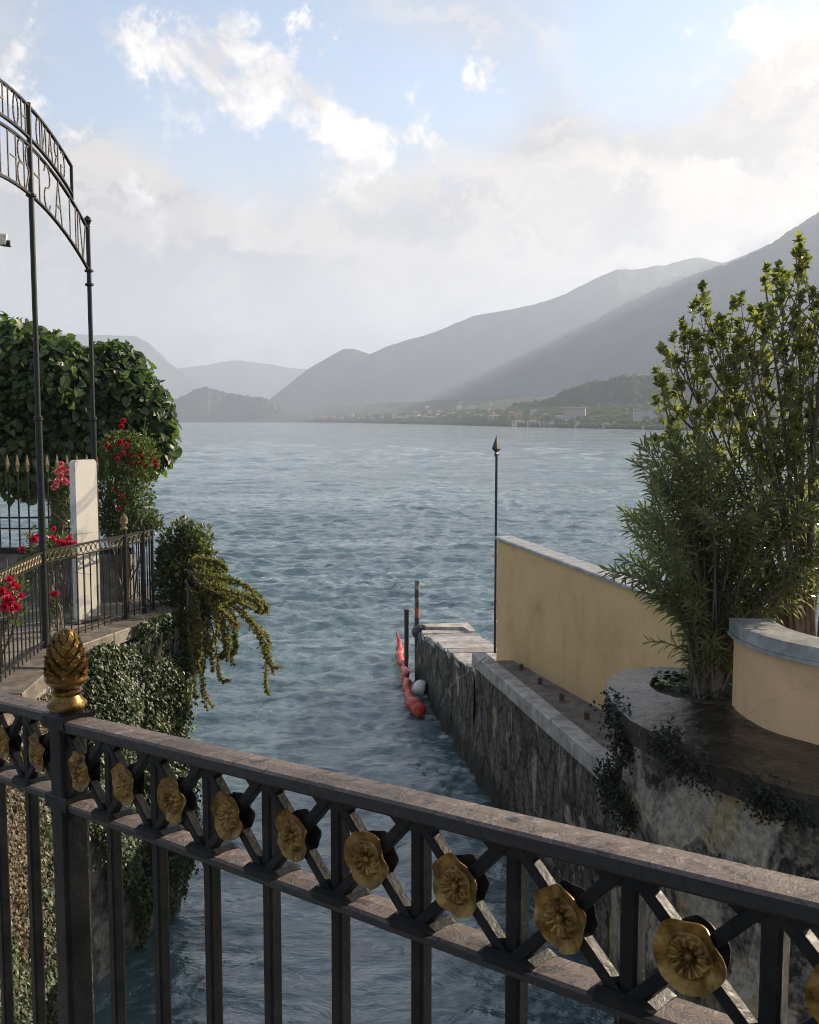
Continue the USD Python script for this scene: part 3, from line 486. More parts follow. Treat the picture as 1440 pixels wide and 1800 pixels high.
# mooring posts at the pier's tip
ST = mottled('old_painted_post', [(0.3, (0.012, 0.012, 0.012)), (0.5, (0.04, 0.035, 0.03)), (0.62, (0.28, 0.26, 0.24)), (0.7, (0.03, 0.03, 0.03))], scale=7)
REDP = plain('faded_red_paint', (0.30, 0.06, 0.045), 0.6)
p = atz(715, 1180, 0.0); t = thing('mooring_post', 'shorter plain black mooring post beside the pier tip', 'mooring post', (p[0], p[1], -1.0)); z1 = aty(715, 1072, p[1])[2]
part(t, 'post', tube([(p[0], p[1], -1.2), (p[0], p[1], z1)], 0.062, 10), IRON, smooth=40); part(t, 'post_cap', lathe([(0.07, z1 - 0.03), (0.07, z1 + 0.01), (0.02, z1 + 0.02)], 10, (p[0], p[1], 0)), IRON)
p = qp(-0.12, 0.02, 0.0); t = thing('mooring_post', 'taller mooring post with worn white and red paint behind the pier tip', 'mooring post', (p[0], p[1], -1.0)); z1 = aty(725, 1020, p[1])[2]; zr = aty(725, 1068, p[1])[2]; zr2 = aty(725, 1085, p[1])[2]
part(t, 'post', tube([(p[0], p[1], -1.2), (p[0], p[1], zr2)], 0.06, 10), IRON, smooth=40)
part(t, 'red_band', tube([(p[0], p[1], zr2 + 0.002), (p[0], p[1], zr)], 0.061, 10), REDP, smooth=40)
part(t, 'peeling_top', tube([(p[0], p[1], zr + 0.002), (p[0], p[1], z1)], 0.06, 10), ST, smooth=40)
# floating barrier and buoy
VINYL = mat('orange_vinyl', {'g': ('geometry', {}), 'n': ('noise_texture', {'scale': 5.0, 'detail': 5.0}), 'r': ('rgb_ramp', {'ramp': [(0.3, (0.30, 0.020, 0.010)), (0.55, (0.50, 0.045, 0.018)), (0.75, (0.56, 0.13, 0.08))]}), 'b': ('bump', {'strength': 0.6, 'distance': 0.05}), 'n2': ('noise_texture', {'scale': 9.0}), 'p': ('principled_bsdf', {'roughness': 0.35})},
            [('g.position', 'n.vector'), ('g.position', 'n2.vector'), ('n.fac', 'r.fac'), ('r.color', 'p.base_color'), ('n2.fac', 'b.height'), ('b.normal', 'p.normal')])
bpx = [(702, 1141), (703, 1158), (712, 1172), (713, 1193), (719, 1215), (724, 1236), (740, 1250)]
bw = [atz(x, y, 0.08) for x, y in bpx]
boom = thing('floating_barrier', 'orange red floating barrier of crumpled tubes curving past the pier tip', 'floating barrier', (bw[3][0], bw[3][1], 0))
for i in range(len(bw) - 1):
    a, b = bw[i], bw[i + 1]; k = np.linspace(0.02, 0.98, 12); q = np.array([a + (b - a) * x for x in k]); q[:, 2] += 0.03 * np.sin(k * 9 + i); q[:, 0] += 0.03 * np.sin(k * 7 + i * 2)
    rr = (0.145 if i == len(bw) - 2 else 0.095) * np.clip(np.minimum(k, 1 - k) * 7, 0.28, 1) ** 0.6 * (1 + 0.18 * (fbm(np.c_[k * 6, k * 0 + i, k * 0], 2) - 0.5))
    part(boom, 'float_tube', tube(q, rr, 12), VINYL, smooth=60)
q = bw[0]; part(boom, 'end_tag', tube([q, q + (0.0, 0.3, 0.12), q + (-0.08, 0.5, 0.34)], (0.09, 0.06, 0.02), 8), VINYL, smooth=60)
bc = atz(740, 1209, 0.14); BUOYW = plain('buoy_white', (0.62, 0.58, 0.56), 0.4); BUOYG = plain('buoy_dark_end', (0.02, 0.035, 0.03), 0.5); ROPE = plain('old_rope', (0.25, 0.24, 0.2), 0.9)
by = thing('mooring_buoy', 'white round mooring buoy with dark end floating beside the pier', 'buoy', (bc[0], bc[1], 0))
ax = unit([0.9, -0.1, -0.12]); R_ = 0.18
sp = trimesh.creation.uv_sphere(R_, count=[24, 24]); sp.apply_transform(trimesh.geometry.align_vectors([0, 0, 1], ax)); sp.apply_translation(bc); part(by, 'ball', sp, BUOYW, smooth=True)
cp = trimesh.Trimesh(*lathe([(R_ * 0.86, R_ * 0.53), (R_ * 0.875, R_ * 0.54), (R_ * 0.7, R_ * 0.78), (R_ * 0.36, R_ * 1.0), (R_ * 0.28, R_ * 1.3), (R_ * 0.12, R_ * 1.34)], 20), process=False); cp.apply_transform(trimesh.geometry.align_vectors([0, 0, 1], ax)); cp.apply_translation(bc); part(by, 'dark_end', cp, BUOYG, smooth=40)
e = bc + ax * R_ * 1.3; wq = on_quay(790, 1180); k = np.linspace(0, 1, 14); part(by, 'rope', tube([e + (wq - e) * x - np.array([0, 0, 0.22 * math.sin(PI * x)]) for x in k], 0.009, 5), ROPE)
# loose fenders of rope and iron ring on the quay: a slanting line
m = tube([on_quay(862, 1155), on_quay(800, 1205), on_quay(782, 1240)] + WN * 0.08, 0.008, 5)
solo('mooring_line', 'thin pale mooring line slanting down the dark pier face', 'mooring line', m, ROPE)
# ------------------------------------------------------------------ bridge railing in the foreground
BP0 = np.array([-0.50925346, 1.54176817, EYE - 0.54199625]); BA, BS, BSL = 0.79289805, 0.13, 0.09460846
BD = np.array([math.sin(BA), -math.cos(BA), BSL])            # along the rail, to the right and towards the viewer, per metre of plan
BN = np.array([-math.cos(BA), -math.sin(BA), 0.0])           # out of the rail towards the viewer
def bp(k, out=0.0, up=0.0): return BP0 + BD * (BS * k) + BN * out + np.array([0, 0, up])
ALONG = unit(BD)
IRON2 = mottled('thick_black_paint', [(0.3, (0.004, 0.0045, 0.005)), (0.55, (0.009, 0.0095, 0.010)), (0.75, (0.02, 0.018, 0.016))], scale=16, rough=(0.28, 0.5), bump=0.3, bscale=120, bdist=0.003, spec=0.1)
def railtop(name):
    """black paint whose upward faces carry dried dirt and flaking"""
    N = {'g': ('geometry', {}), 'sp': ('separate_xyz', {}), 'up': ('map_range', {'from_min': 0.55, 'from_max': 0.9, 'clamp': True}), 'n': ('noise_texture', {'scale': 38.0, 'detail': 9.0, 'roughness': 0.75, 'distortion': 1.6}), 'n3': ('noise_texture', {'scale': 5.0, 'detail': 4.0}), 'nb': ('noise_texture', {'scale': 150.0, 'detail': 4.0}),
         'r': ('rgb_ramp', {'ramp': [(0.34, (0.02, 0.017, 0.015)), (0.43, (0.06, 0.045, 0.037)), (0.48, (0.19, 0.145, 0.12)), (0.54, (0.085, 0.06, 0.048)), (0.58, (0.21, 0.165, 0.14)), (0.68, (0.33, 0.28, 0.25))]}),
         'pm': ('map_range', {'range_type': 'smoothstep', 'from_min': 0.25, 'from_max': 0.5, 'to_min': 0.35, 'to_max': 1.0, 'clamp': True}), 'mu': ('math', {'math_type': 'multiply'}), 'c': ('mix', {'mix_type': 'mix', 'color1': (0.009, 0.0095, 0.01)}), 'ro': ('map_range', {'from_min': 0.3, 'from_max': 0.7, 'to_min': 0.28, 'to_max': 0.62, 'clamp': True}), 'bm': ('bump', {'strength': 1.0, 'distance': 0.005}), 'p': ('principled_bsdf', {'specular_ior_level': 0.35})}
    L = [('g.true_normal', 'sp.vector'), ('sp.z', 'up.value'), ('g.position', 'n.vector'), ('g.position', 'n3.vector'), ('g.position', 'nb.vector'), ('n.fac', 'r.fac'), ('n3.fac', 'pm.value'), ('up.result', 'mu.value1'), ('pm.result', 'mu.value2'), ('mu.value', 'c.fac'), ('r.color', 'c.color2'), ('c.color', 'p.base_color'), ('n.fac', 'ro.value'), ('ro.result', 'p.roughness'), ('n.fac', 'bm.height'), ('bm.normal', 'p.normal')]
    return mat(name, N, L)
RAILM = railtop('weathered_rail_paint')
GOLD = mat('worn_gilding', {'g': ('geometry', {}), 'n': ('noise_texture', {'scale': 45.0, 'detail': 7.0, 'roughness': 0.7}), 'r': ('rgb_ramp', {'ramp': [(0.3, (0.022, 0.011, 0.004)), (0.44, (0.105, 0.060, 0.017)), (0.58, (0.20, 0.125, 0.038)), (0.8, (0.34, 0.24, 0.095))]}), 'mr': ('map_range', {'to_min': 0.25, 'to_max': 0.5}), 'nb': ('noise_texture', {'scale': 220.0, 'detail': 3.0}), 'bm': ('bump', {'strength': 0.25, 'distance': 0.002}), 'p': ('principled_bsdf', {'metallic': 0.85})},
           [('g.position', 'n.vector'), ('g.position', 'nb.vector'), ('n.fac', 'r.fac'), ('r.color', 'p.base_color'), ('n.fac', 'mr.value'), ('mr.result', 'p.roughness'), ('nb.fac', 'bm.height'), ('bm.normal', 'p.normal')])
br = thing('bridge_railing', 'black iron bridge railing with gilt flowers crossing the foreground', 'railing', bp(4, -0.02, -0.9))
OUT_AX = -0.018           # baluster axis lies this far behind the flowers
FZ1, FZ0 = 0.055, -0.060   # underside of the top rail, top of the bottom rail (above the flower centres)
def rail(k0, k1, zc, w, h, name, dz=0.0):
    n = int(abs(k1 - k0) * 4) + 2; r = []
    for k in np.linspace(k0, k1, n):
        wob = 0.0012 * (float(fbm(np.array([k * 1.7, zc * 50, 0.0]), 3)) - 0.5)
        c = bp(k, OUT_AX, zc + wob + dz); e = 0.0035
        pr = [(-w / 2, -h / 2 + e), (-w / 2 + e, -h / 2), (w / 2 - e, -h / 2), (w / 2, -h / 2 + e), (w / 2, h / 2 - e), (w / 2 - e, h / 2 - 0.0005), (0, h / 2 + 0.0012), (-w / 2 + e, h / 2 - 0.0005), (-w / 2, h / 2 - e)]
        r.append([c + BN * x + np.array([0, 0, y]) for x, y in pr])
    part(br, name, loft(r), RAILM)
RZ = 0.009
rail(-0.5, 14.5, 0.0645, 0.047, 0.019, 'top_rail'); rail(-0.72, -8, 0.0645, 0.047, 0.019, 'top_rail', RZ)
rail(-0.5, 14.5, -0.067, 0.045, 0.014, 'bottom_rail'); rail(-0.72, -8, -0.067, 0.045, 0.014, 'bottom_rail', RZ)
def petal_disc(R, sh=0.0):
    """a ruffled sheet flower: wavy five-lobed dish with a raised twelve-petal rosette and a button, in the xy plane facing +z"""
    nr, na = 30, 72; th = np.linspace(0, 2 * PI, na, endpoint=False); rows = []
    for i, t in enumerate(np.linspace(0.0, 1, nr)):
        lob = 1 + 0.032 * np.cos(5 * th + 0.6) + 0.022 * np.cos(3 * th + 1.0 + sh)
        r = t * R * (1 + (lob - 1) * t)
        z = R * (0.15 * t ** 2.4 * (1 + 0.42 * np.cos(5 * th + 2.2 + sh * 0.4)) - 0.04)
        ros = np.clip((t - 0.17) / 0.12, 0, 1) * np.clip((0.62 - t) / 0.1, 0, 1)
        pet = np.abs(np.cos(6 * th)) ** 0.5
        z = z + R * ros * (0.06 + 0.19 * pet * (0.4 + t)) 
        z = z + R * 0.20 * max(0, 1 - (t / 0.16) ** 2) ** 0.5
        z = z + R * 0.05 * np.cos((9 if sh < 2 else 8) * th + 1 + sh) * max(0, t - 0.7) * 2
        rows.append(np.stack([r * np.cos(th), r * np.sin(th), z], 1))
    top = np.vstack(rows); f = []
    gi, gj = np.meshgrid(np.arange(nr - 1), np.arange(na), indexing='ij'); a = (gi * na + gj).ravel(); b = (gi * na + (gj + 1) % na).ravel()
    ft = np.vstack([np.stack([a, a + na, b + na], 1), np.stack([a, b + na, b], 1)])
    bot = np.vstack([np.c_[rows[i][:, :2], R * 0.15 * (i / (nr - 1)) ** 2.4 * (1 + 0.42 * np.cos(5 * th + 2.2 + sh * 0.4)) - R * 0.04 - R * 0.05 + R * 0.05 * np.cos((9 if sh < 2 else 8) * th + 1 + sh) * max(0, i / (nr - 1) - 0.7) * 2] for i in range(nr)])
    k = len(top); fb = ft[:, ::-1] + k; o = (nr - 1) * na; j = np.arange(na); j2 = (j + 1) % na
    fs = np.vstack([np.stack([o + j, k + o + j, k + o + j2], 1), np.stack([o + j, k + o + j2, o + j2], 1)])
    m = trimesh.Trimesh(np.vstack([top, bot]), np.vstack([ft, fb, fs]), process=False)
    if m.volume < 0: m.invert()
    return m
def facing(m, c, out, rot, tilt=(0, 0)):
    z = unit(np.array(out) + [0, 0, 0]); x = unit(np.cross([0, 0, 1.0], z)); y = np.cross(z, x); cr, sr = math.cos(rot), math.sin(rot)
    B = np.stack([x * cr + y * sr, -x * sr + y * cr, z], 1); m = m.copy(); m.vertices = m.vertices @ B.T + c; return m
FLWS = [petal_disc(0.0315), petal_disc(0.0308, 1.3), petal_disc(0.0318, 2.9)]; FLW = FLWS[0]; FLB = petal_disc(0.0265)
random.seed(9)
def bay(k, dz=0.0):
    c = bp(k, 0, dz)
    a0, a1 = FZ0 - 0.001, FZ1 + 0.001
    for sgn in (1, -1):
        lo, hi = bp(k - sgn * 0.46, OUT_AX, a0 + dz), bp(k + sgn * 0.46, OUT_AX, a1 + dz)
        mid = (lo + hi) / 2; off = BN * (0.001 * sgn + 0.0075)
        part(br, 'diagonal_bar', box_between(lo + off, hi + off, 0.0145, 0.0125, up=np.cross(unit(hi - lo), BN), bevel=0.0018), IRON2)
    part(br, 'flower', facing(FLWS[int(k) % 3], c + BN * random.uniform(-0.0008, 0.001), unit(BN + ALONG * random.uniform(-0.09, 0.09)), random.uniform(0, 2 * PI)), GOLD, smooth=45)
    part(br, 'back_flower', facing(FLB, bp(k, -0.0175, dz), -BN, random.uniform(0, 2 * PI)), IRON2, smooth=45)
    part(br, 'boss', tube([bp(k, -0.002, dz), bp(k, -0.0205, dz)], 0.012, 12), IRON2, smooth=40)
def baluster(k, dz=0.0):
    w = 0.0185; c0, c1 = bp(k, OUT_AX, -0.95 + dz), bp(k, OUT_AX, FZ1 + 0.0015 + dz)
    s = ALONG * [1, 1, 0]; s = unit(s); e = 0.003; pr = [(-w / 2, -w / 2 + e), (-w / 2 + e, -w / 2), (w / 2 - e, -w / 2), (w / 2, -w / 2 + e), (w / 2, w / 2 - e), (w / 2 - e, w / 2), (-w / 2 + e, w / 2), (-w / 2, w / 2 - e)]
    r = [[np.array([c0[0], c0[1], z]) + s * x + BN * y for x, y in pr] for z in (c0[2], FZ0 + bp(k)[2] + dz - 0.0005, FZ0 + bp(k)[2] + dz + 0.0005, c1[2])]
    part(br, 'baluster', loft(r), IRON2)
    # cast saddle on the bottom rail where the diagonals and the baluster meet
    c = bp(k, OUT_AX, FZ0 + dz); r = []
    for t, hh, ww in ((-0.034, 0.0, 0.02), (-0.026, 0.006, 0.0226), (0.026, 0.006, 0.0226), (0.034, 0.0, 0.02)):
        q = c + ALONG * t; r.append([q + BN * (-ww) - [0, 0, 0.006], q + BN * ww - [0, 0, 0.006], q + BN * ww + [0, 0, hh * 0.5], q + BN * (ww * 0.7) + [0, 0, hh + 0.001], q - BN * (ww * 0.7) + [0, 0, hh + 0.001], q - BN * ww + [0, 0, hh * 0.5]])
    part(br, 'saddle', loft(r), IRON2)
    c = bp(k, OUT_AX, FZ1 + dz); r = []
    for t, hh, ww in ((-0.04, 0.0, 0.012), (-0.022, 0.012, 0.013), (0.022, 0.012, 0.013), (0.04, 0.0, 0.012)):
        q = c + ALONG * t; r.append([q + BN * (-ww) + [0, 0, 0.0012], q + BN * ww + [0, 0, 0.0012], q + BN * ww - [0, 0, hh + 0.001], q - BN * ww - [0, 0, hh + 0.001]])
    part(br, 'saddle', loft(r), IRON2)
for k in range(0, 12): bay(k)
for k in range(0, 12): baluster(k + 0.5)
LK = [-1.12, -2.12, -3.12, -4.12, -5.12]
for k in LK: bay(k, RZ); baluster(k - 0.5, RZ)
# newel with a gilt pine cone
nk = -0.56; nz0 = aty(118, 1246, (bp(nk, OUT_AX))[1])[2]; c = bp(nk, OUT_AX)
W = 0.046; e = 0.008; s = unit(ALONG * [1, 1, 0]); pr = []
for (sx, sy) in ((1, 1), (-1, 1), (-1, -1), (1, -1)):
    for a in np.linspace(0, PI / 2, 5): 
        ang = a + {(1, 1): 0, (-1, 1): PI / 2, (-1, -1): PI, (1, -1): 1.5 * PI}[(sx, sy)]
        pr.append((sx * (W / 2 - e) + e * math.cos(ang), sy * (W / 2 - e) + e * math.sin(ang)))
def sq(z, k=1.0): return [np.array([c[0], c[1], z]) + s * x * k + BN * y * k for x, y in pr]
zr = bp(nk)[2]
newel = part(br, 'newel_post', loft([sq(c[2] - 0.95), sq(zr - 0.082), sq(zr - 0.078, 1.12), sq(zr - 0.058, 1.12), sq(zr - 0.054), sq(zr + 0.052, 1.0), sq(zr + 0.056, 1.1), sq(zr + 0.076, 1.1), sq(zr + 0.08, 0.96), sq(nz0, 0.92)]), IRON2, smooth=40)
cc = np.array([c[0], c[1], 0]); ht = aty(112, 1103, c[1])[2] - nz0
base = lathe([(0.012, nz0), (0.027, nz0 + 0.001), (0.031, nz0 + 0.006), (0.031, nz0 + 0.010), (0.026, nz0 + 0.015), (0.021, nz0 + 0.024), (0.024, nz0 + 0.028), (0.024, nz0 + 0.031), (0.019, nz0 + 0.035), (0.012, nz0 + 0.036)], 32, cc)
fin = part(newel, 'finial_base', base, GOLD, smooth=40)
def cone(n=170, m=120, R=0.0345, z0=0.033):
    """pine cone: a smooth cup below, then rows of overlapping pointed scales on an egg"""
    H_ = ht - z0; th = np.linspace(0, 2 * PI, m, endpoint=False); rows = []; nrow, ncol = 9.0, 9
    xs = [0, 0.05, 0.12, 0.22, 0.35, 0.5, 0.65, 0.8, 0.9, 0.96, 1.0]; rs = [0.5, 0.72, 0.9, 1.0, 1.0, 0.94, 0.84, 0.68, 0.50, 0.32, 0.0]
    from scipy.interpolate import PchipInterpolator
    pr = PchipInterpolator(xs, rs)
    for x in np.linspace(0, 1, n):
        prof = R * float(pr(x)); u = max(0.0, (x - 0.17)) / 0.83 * nrow; i = math.floor(u); fu = u - i
        def scale_at(row, f):
            ph = (th / (2 * PI) * ncol + 0.5 * (row % 2)) % 1.0; e = 1 - np.abs(ph - 0.5) * 2
            top = 0.25 + 1.05 * e ** 0.7                       # how high this scale reaches at this angle
            return np.where(f < top, 0.15 + 0.85 * np.clip(f / np.maximum(top, 0.3), 0, 1) ** 1.3 * (0.55 + 0.45 * e), -1)
        if x < 0.17: d = np.full(m, 0.35 + 0.5 * x / 0.17)
        else:
            a = scale_at(i, fu); b = scale_at(i - 1, fu + 1.0) if i > 0 else np.full(m, 0.3)
            d = np.maximum(np.maximum(a * 0.9, b), 0.0)
        k = 0.24 * (1 if x < 0.9 else max(0, (1 - x) / 0.1))
        rr = prof * (1 - 0.17 + k * d)
        rows.append(np.stack([c[0] + rr * np.cos(th), c[1] + rr * np.sin(th), np.full(m, nz0 + z0 + H_ * x)], 1))
    v = np.vstack(rows); gi, gj = np.meshgrid(np.arange(n - 1), np.arange(m), indexing='ij'); a = (gi * m + gj).ravel(); b = (gi * m + (gj + 1) % m).ravel()
    return v, np.vstack([np.stack([a, b, b + m], 1), np.stack([a, b + m, a + m], 1)])
part(newel, 'pine_cone', cone(), GOLD, smooth=30)
# collars where rails enter the newel
for zz_ in (0.0645, -0.067):
    part(br, 'collar', box_between(bp(nk - 0.27, OUT_AX, zz_ - 0.001 + RZ * 0.6), bp(nk + 0.27, OUT_AX, zz_ - 0.001 + RZ * 0.6), 0.051, 0.024, bevel=0.003), IRON2)
# the bridge deck that the railing stands on
STONE_D = mottled('bridge_paving', [(0.3, (0.14, 0.13, 0.12)), (0.7, (0.3, 0.28, 0.25))], scale=3)
r = [[bp(k, 0.0, -0.96), bp(k, 3.2, -0.96), bp(k, 3.2, -1.4), bp(k, -0.12, -1.4), bp(k, -0.12, -0.96)] for k in (-22, 22)]
solo('bridge_deck', 'stone footbridge deck under the black railing', 'bridge', loft(r), STONE_D, kind='structure')
# ------------------------------------------------------------------ hotel terrace on the left
T = EYE - 2.37
P1, P2, P0 = atz(82, 1136, T), atz(270, 1071, T), atz(0, 1200, T)
d01 = unit((P1 - P0) * [1, 1, 0]); P0 = P1 - d01 * 5.5
d12 = unit((P2 - P1) * [1, 1, 0]); d23 = unit(np.array([-0.45, 0.9, 0])); P3 = P2 + d23 * 5.5
nout = lambda d: np.array([d[1], -d[0], 0.0])
N01, N12, N23 = nout(d01), nout(d12), nout(d23)
ROCK = mottled('terrace_rubble_wall', [(0.30, (0.03, 0.028, 0.022)), (0.44, (0.11, 0.10, 0.08)), (0.55, (0.22, 0.20, 0.165)), (0.68, (0.34, 0.315, 0.27))], scale=4.5, rough=(0.6, 0.95), bump=0.9, bscale=16, bdist=0.03, droughness=0.72, distortion=0.8)
COPE = mottled('terrace_coping_stone', [(0.3, (0.04, 0.034, 0.026)), (0.5, (0.105, 0.088, 0.068)), (0.7, (0.2, 0.175, 0.145))], scale=5, rough=(0.5, 0.85), bump=0.5, bscale=22, bdist=0.012)
PAVE = mottled('terrace_gravel', [(0.3, (0.13, 0.11, 0.085)), (0.7, (0.28, 0.25, 0.2))], scale=14, bump=0.6, bscale=50)
def offset_line(o):
    """the terrace edge moved o outwards"""
    def meet(p, d, q, e):
        A = np.array([[d[0], -e[0]], [d[1], -e[1]]]); t = np.linalg.solve(A, (q - p)[:2])[0]; return p + d * t
    a0 = P0 + N01 * o; a1 = meet(P0 + N01 * o, d01, P2 + N12 * o, d12); a2 = meet(P1 + N12 * o, d12, P2 + N23 * o, d23); a3 = P3 + N23 * o
    return [a0, a1, a2, a3]
tw = thing('terrace_wall', 'rubble stone terrace wall rising from the water at left with stone coping', 'retaining wall', (P1[0], P1[1], 0))
line = resample(np.array(offset_line(0.24)), 0.075); tn = np.gradient(line, axis=0); nr_ = np.stack([tn[:, 1], -tn[:, 0], 0 * tn[:, 0]], 1); nr_ /= np.linalg.norm(nr_, axis=1, keepdims=True)
zz = np.linspace(-1.3, T - 0.14, 66); rows = []
def wall_out(q):
    cell = fbm(q * [2.1, 2.1, 3.0], 2, 41); return 0.10 * (fbm(q * 1.1, 3, 42) - 0.5) + 0.09 * np.abs(fbm(q * [3.2, 3.2, 4.2], 3, 43) - 0.5) * -2 + 0.05 + 0.03 * (cell - 0.5)
for z in zz:
    q = np.c_[line[:, :2], np.full(len(line), z)]; d = wall_out(q) - 0.05; rows.append(q + nr_ * d[:, None])
f = grid_faces(len(zz), len(line)); m = trimesh.Trimesh(np.vstack(rows), f, process=False)
if (m.face_normals[: len(f) // 2] * np.array([1, 0, 0])).sum() < 0: m.invert()
part(tw, 'rubble_face', m, ROCK, smooth=50)
# coping stones
random.seed(21)
for pa, pb_, nn, nst in ((P0, P1, N01, 6), (P1, P2, N12, 3)):
    oa, ob = offset_line(0.30), offset_line(-0.16)
    i = 0 if pa is P0 else 1
    A, B, C_, D_ = oa[i], oa[i + 1], ob[i + 1], ob[i]
    for k in range(nst):
        t0, t1 = k / nst + 0.004, (k + 1) / nst - 0.004; a, b, c_, d_ = A + (B - A) * t0, A + (B - A) * t1, D_ + (C_ - D_) * t1, D_ + (C_ - D_) * t0
        z0, z1 = T - 0.15, T - 0.006 + random.uniform(-0.008, 0.006); e = 0.012
        v = []; cen = (a + b + c_ + d_) / 4
        for z, ins in ((z0, 0), (z1 - e, 0), (z1, e)):
            v.append([np.array([*(p + unit((cen - p) * [1, 1, 0]) * ins)[:2], z]) for p in (a, b, c_, d_)])
        part(tw, 'coping_stone', loft(v), COPE)
A, B = offset_line(0.3)[2], offset_line(0.3)[3]; C_, D_ = offset_line(-0.16)[3], offset_line(-0.16)[2]
part(tw, 'coping_stone', prism([(p[0], p[1]) for p in (A, B, C_, D_)], T - 0.15, T - 0.004), COPE)
ot = offset_line(-0.155)
o_ = prism([(p[0], p[1]) for p in (ot[0], ot[1], ot[2], ot[3], ot[3] + [-6, 0.5, 0], ot[0] + [-9, 0, 0])], T - 0.5, T - 0.012)
o = usdkit.mesh(stage, '/World/terrace_ground', o_, PAVE); data(o.GetPrim(), label='gravelled terrace ground behind the railing', category='ground', kind='structure')
# terrace railing: posts, bars, two rails with a band of rings between them
TI = mottled('terrace_iron_paint', [(0.3, (0.007, 0.0075, 0.0075)), (0.7, (0.018, 0.018, 0.018))], scale=20, rough=(0.3, 0.5), bump=0.15, bscale=80, bdist=0.002, spec=0.25)
GOLDB = mottled('faded_gilt', [(0.3, (0.10, 0.07, 0.035)), (0.6, (0.24, 0.18, 0.10)), (0.8, (0.36, 0.29, 0.18))], scale=25, rough=(0.35, 0.6), metallic=0.4)
tr = thing('terrace_railing', 'slender black terrace railing with a band of rings and gilt pine cone finials', 'railing', P1)
HR = aty(80, 968, P1[1])[2] - T; 
SEG = [(P1 - d01 * 4.2, P1, N01), (P1, P2, N12), (P2, P2 + d23 * 1.0, N23)]
for a, b, nn in SEG:
    L_ = np.linalg.norm(b - a); d = (b - a) / L_
    for z, h, w in ((HR - 0.01, 0.022, 0.04), (HR - 0.125, 0.014, 0.028), (0.07, 0.016, 0.028)):
        part(tr, 'rail', box_between(a + [0, 0, z], b + [0, 0, z], w, h, bevel=0.003), TI)
    nb = int(L_ / 0.125)
    for i in range(nb):
        p = a + d * (i + 0.5) * L_ / nb
        part(tr, 'bar', tube([p + [0, 0, 0.0], p + [0, 0, HR - 0.125]], 0.0075, 6), TI, smooth=60)
    nrg = int(L_ / 0.094)
    for i in range(nrg):
        p = a + d * (i + 0.5) * L_ / nrg + [0, 0, HR - 0.069]; th = np.linspace(0, 2 * PI, 13)[:-1]
        r = []
        for x in th: 
            rad = d * math.cos(x) + np.array([0, 0, 1]) * math.sin(x); ctr = p + rad * 0.04
            r.append([ctr + rad * 0.007, ctr + nn * 0.007, ctr - rad * 0.007, ctr - nn * 0.007])
        v = np.vstack(r); f = []
        for x in range(12):
            for y in range(4): q0, q1, q2, q3 = x * 4 + y, x * 4 + (y + 1) % 4, ((x + 1) % 12) * 4 + (y + 1) % 4, ((x + 1) % 12) * 4 + y; f += [(q0, q1, q2), (q0, q2, q3)]
        rm = trimesh.Trimesh(v, np.array(f), process=False)
        if rm.volume < 0: rm.invert()
        part(tr, 'ring', rm, GOLDB if i % 1 == 0 else TI)
def tpost(p, w=0.028, fin=True):
    tp_ = part(tr, 'post', tube([p + [0, 0, -0.02], p + [0, 0, HR + 0.06]], w, 10), TI, smooth=40)
    if fin:
        z = p[2] + HR + 0.06; prof = [(0.02, z), (0.042, z + 0.005), (0.042, z + 0.02), (0.022, z + 0.035), (0.024, z + 0.045)]
        for k in range(10):
            x = k / 9; rr = 0.05 * (max(0.0, math.sin(PI * (0.16 + 0.80 * x)))) ** 0.7; prof += [(rr * 0.86, z + 0.05 + 0.13 * x), (rr, z + 0.057 + 0.13 * x)]
        prof.append((0.004, z + 0.195)); part(tp_, 'finial', lathe(prof, 12, (p[0], p[1], 0)), GOLDB, smooth=30)
tpost(P1 + d12 * 1.55); tpost(P2 - d12 * 0.22, fin=False); tpost(P2, 0.018, False); tpost(P1 - d01 * 1.62); tpost(P1 - d01 * 3.4)
# ------------------------------------------------------------------ the arched sign over the landing
PX = -3.9
ap = thing('arch_sign', 'tall slender black iron arch carrying cut out sign letters seen from behind', 'sign arch', (PX, 10.75, T))
def zarc(Y, z0): return EYE + z0 - 0.095 * (Y - 10.0) ** 2
def ypx(x):
    d = ray(x, 300); return PX / d[0] * d[1]
Y1, Y2, Y3 = P1[1] - 0.06, 12.32, 7.65
pbase = np.array([P1[0] - 0.05, Y1, T]); 
x1t = aty(62, 225, Y1); xp1 = (x1t[0] + pbase[0]) / 2
PX = xp1
def spost(Y, ztop, ball=False, zlow=2.27):
    zc = aty(77, 735, Y1)[2]; zb = zarc(Y, zlow)
    lp_ = part(ap, 'post', tube([(PX, Y, T - 0.02), (PX, Y, zc)], 0.036, 12), TI, smooth=40)
    part(lp_, 'collar', lathe([(0.036, zc - 0.03), (0.046, zc - 0.02), (0.046, zc + 0.01), (0.028, zc + 0.03)], 14, (PX, Y, 0)), TI, smooth=40)
    up_ = part(ap, 'post', tube([(PX, Y, zc), (PX, Y, ztop)], 0.027, 12), TI, smooth=40)
    for dz in ((0.0, -0.16) if ball else (0.0,)):
        part(up_, 'collar', lathe([(0.03, zb + dz - 0.03), (0.052, zb + dz - 0.02), (0.052, zb + dz), (0.03, zb + dz + 0.01)], 14, (PX, Y, 0)), TI, smooth=40)
    if ball: part(up_, 'ball_finial', lathe([(0.02, ztop - 0.02), (0.03, ztop + 0.005), (0.02, ztop + 0.02), (0.035, ztop + 0.045), (0.047, ztop + 0.075), (0.035, ztop + 0.105), (0.006, ztop + 0.13)], 14, (PX, Y, 0)), TI, smooth=40)
spost(Y1, zarc(Y1, 3.16)); spost(Y2, zarc(Y2, 2.77), True); spost(Y3, zarc(Y3, 2.77), True)
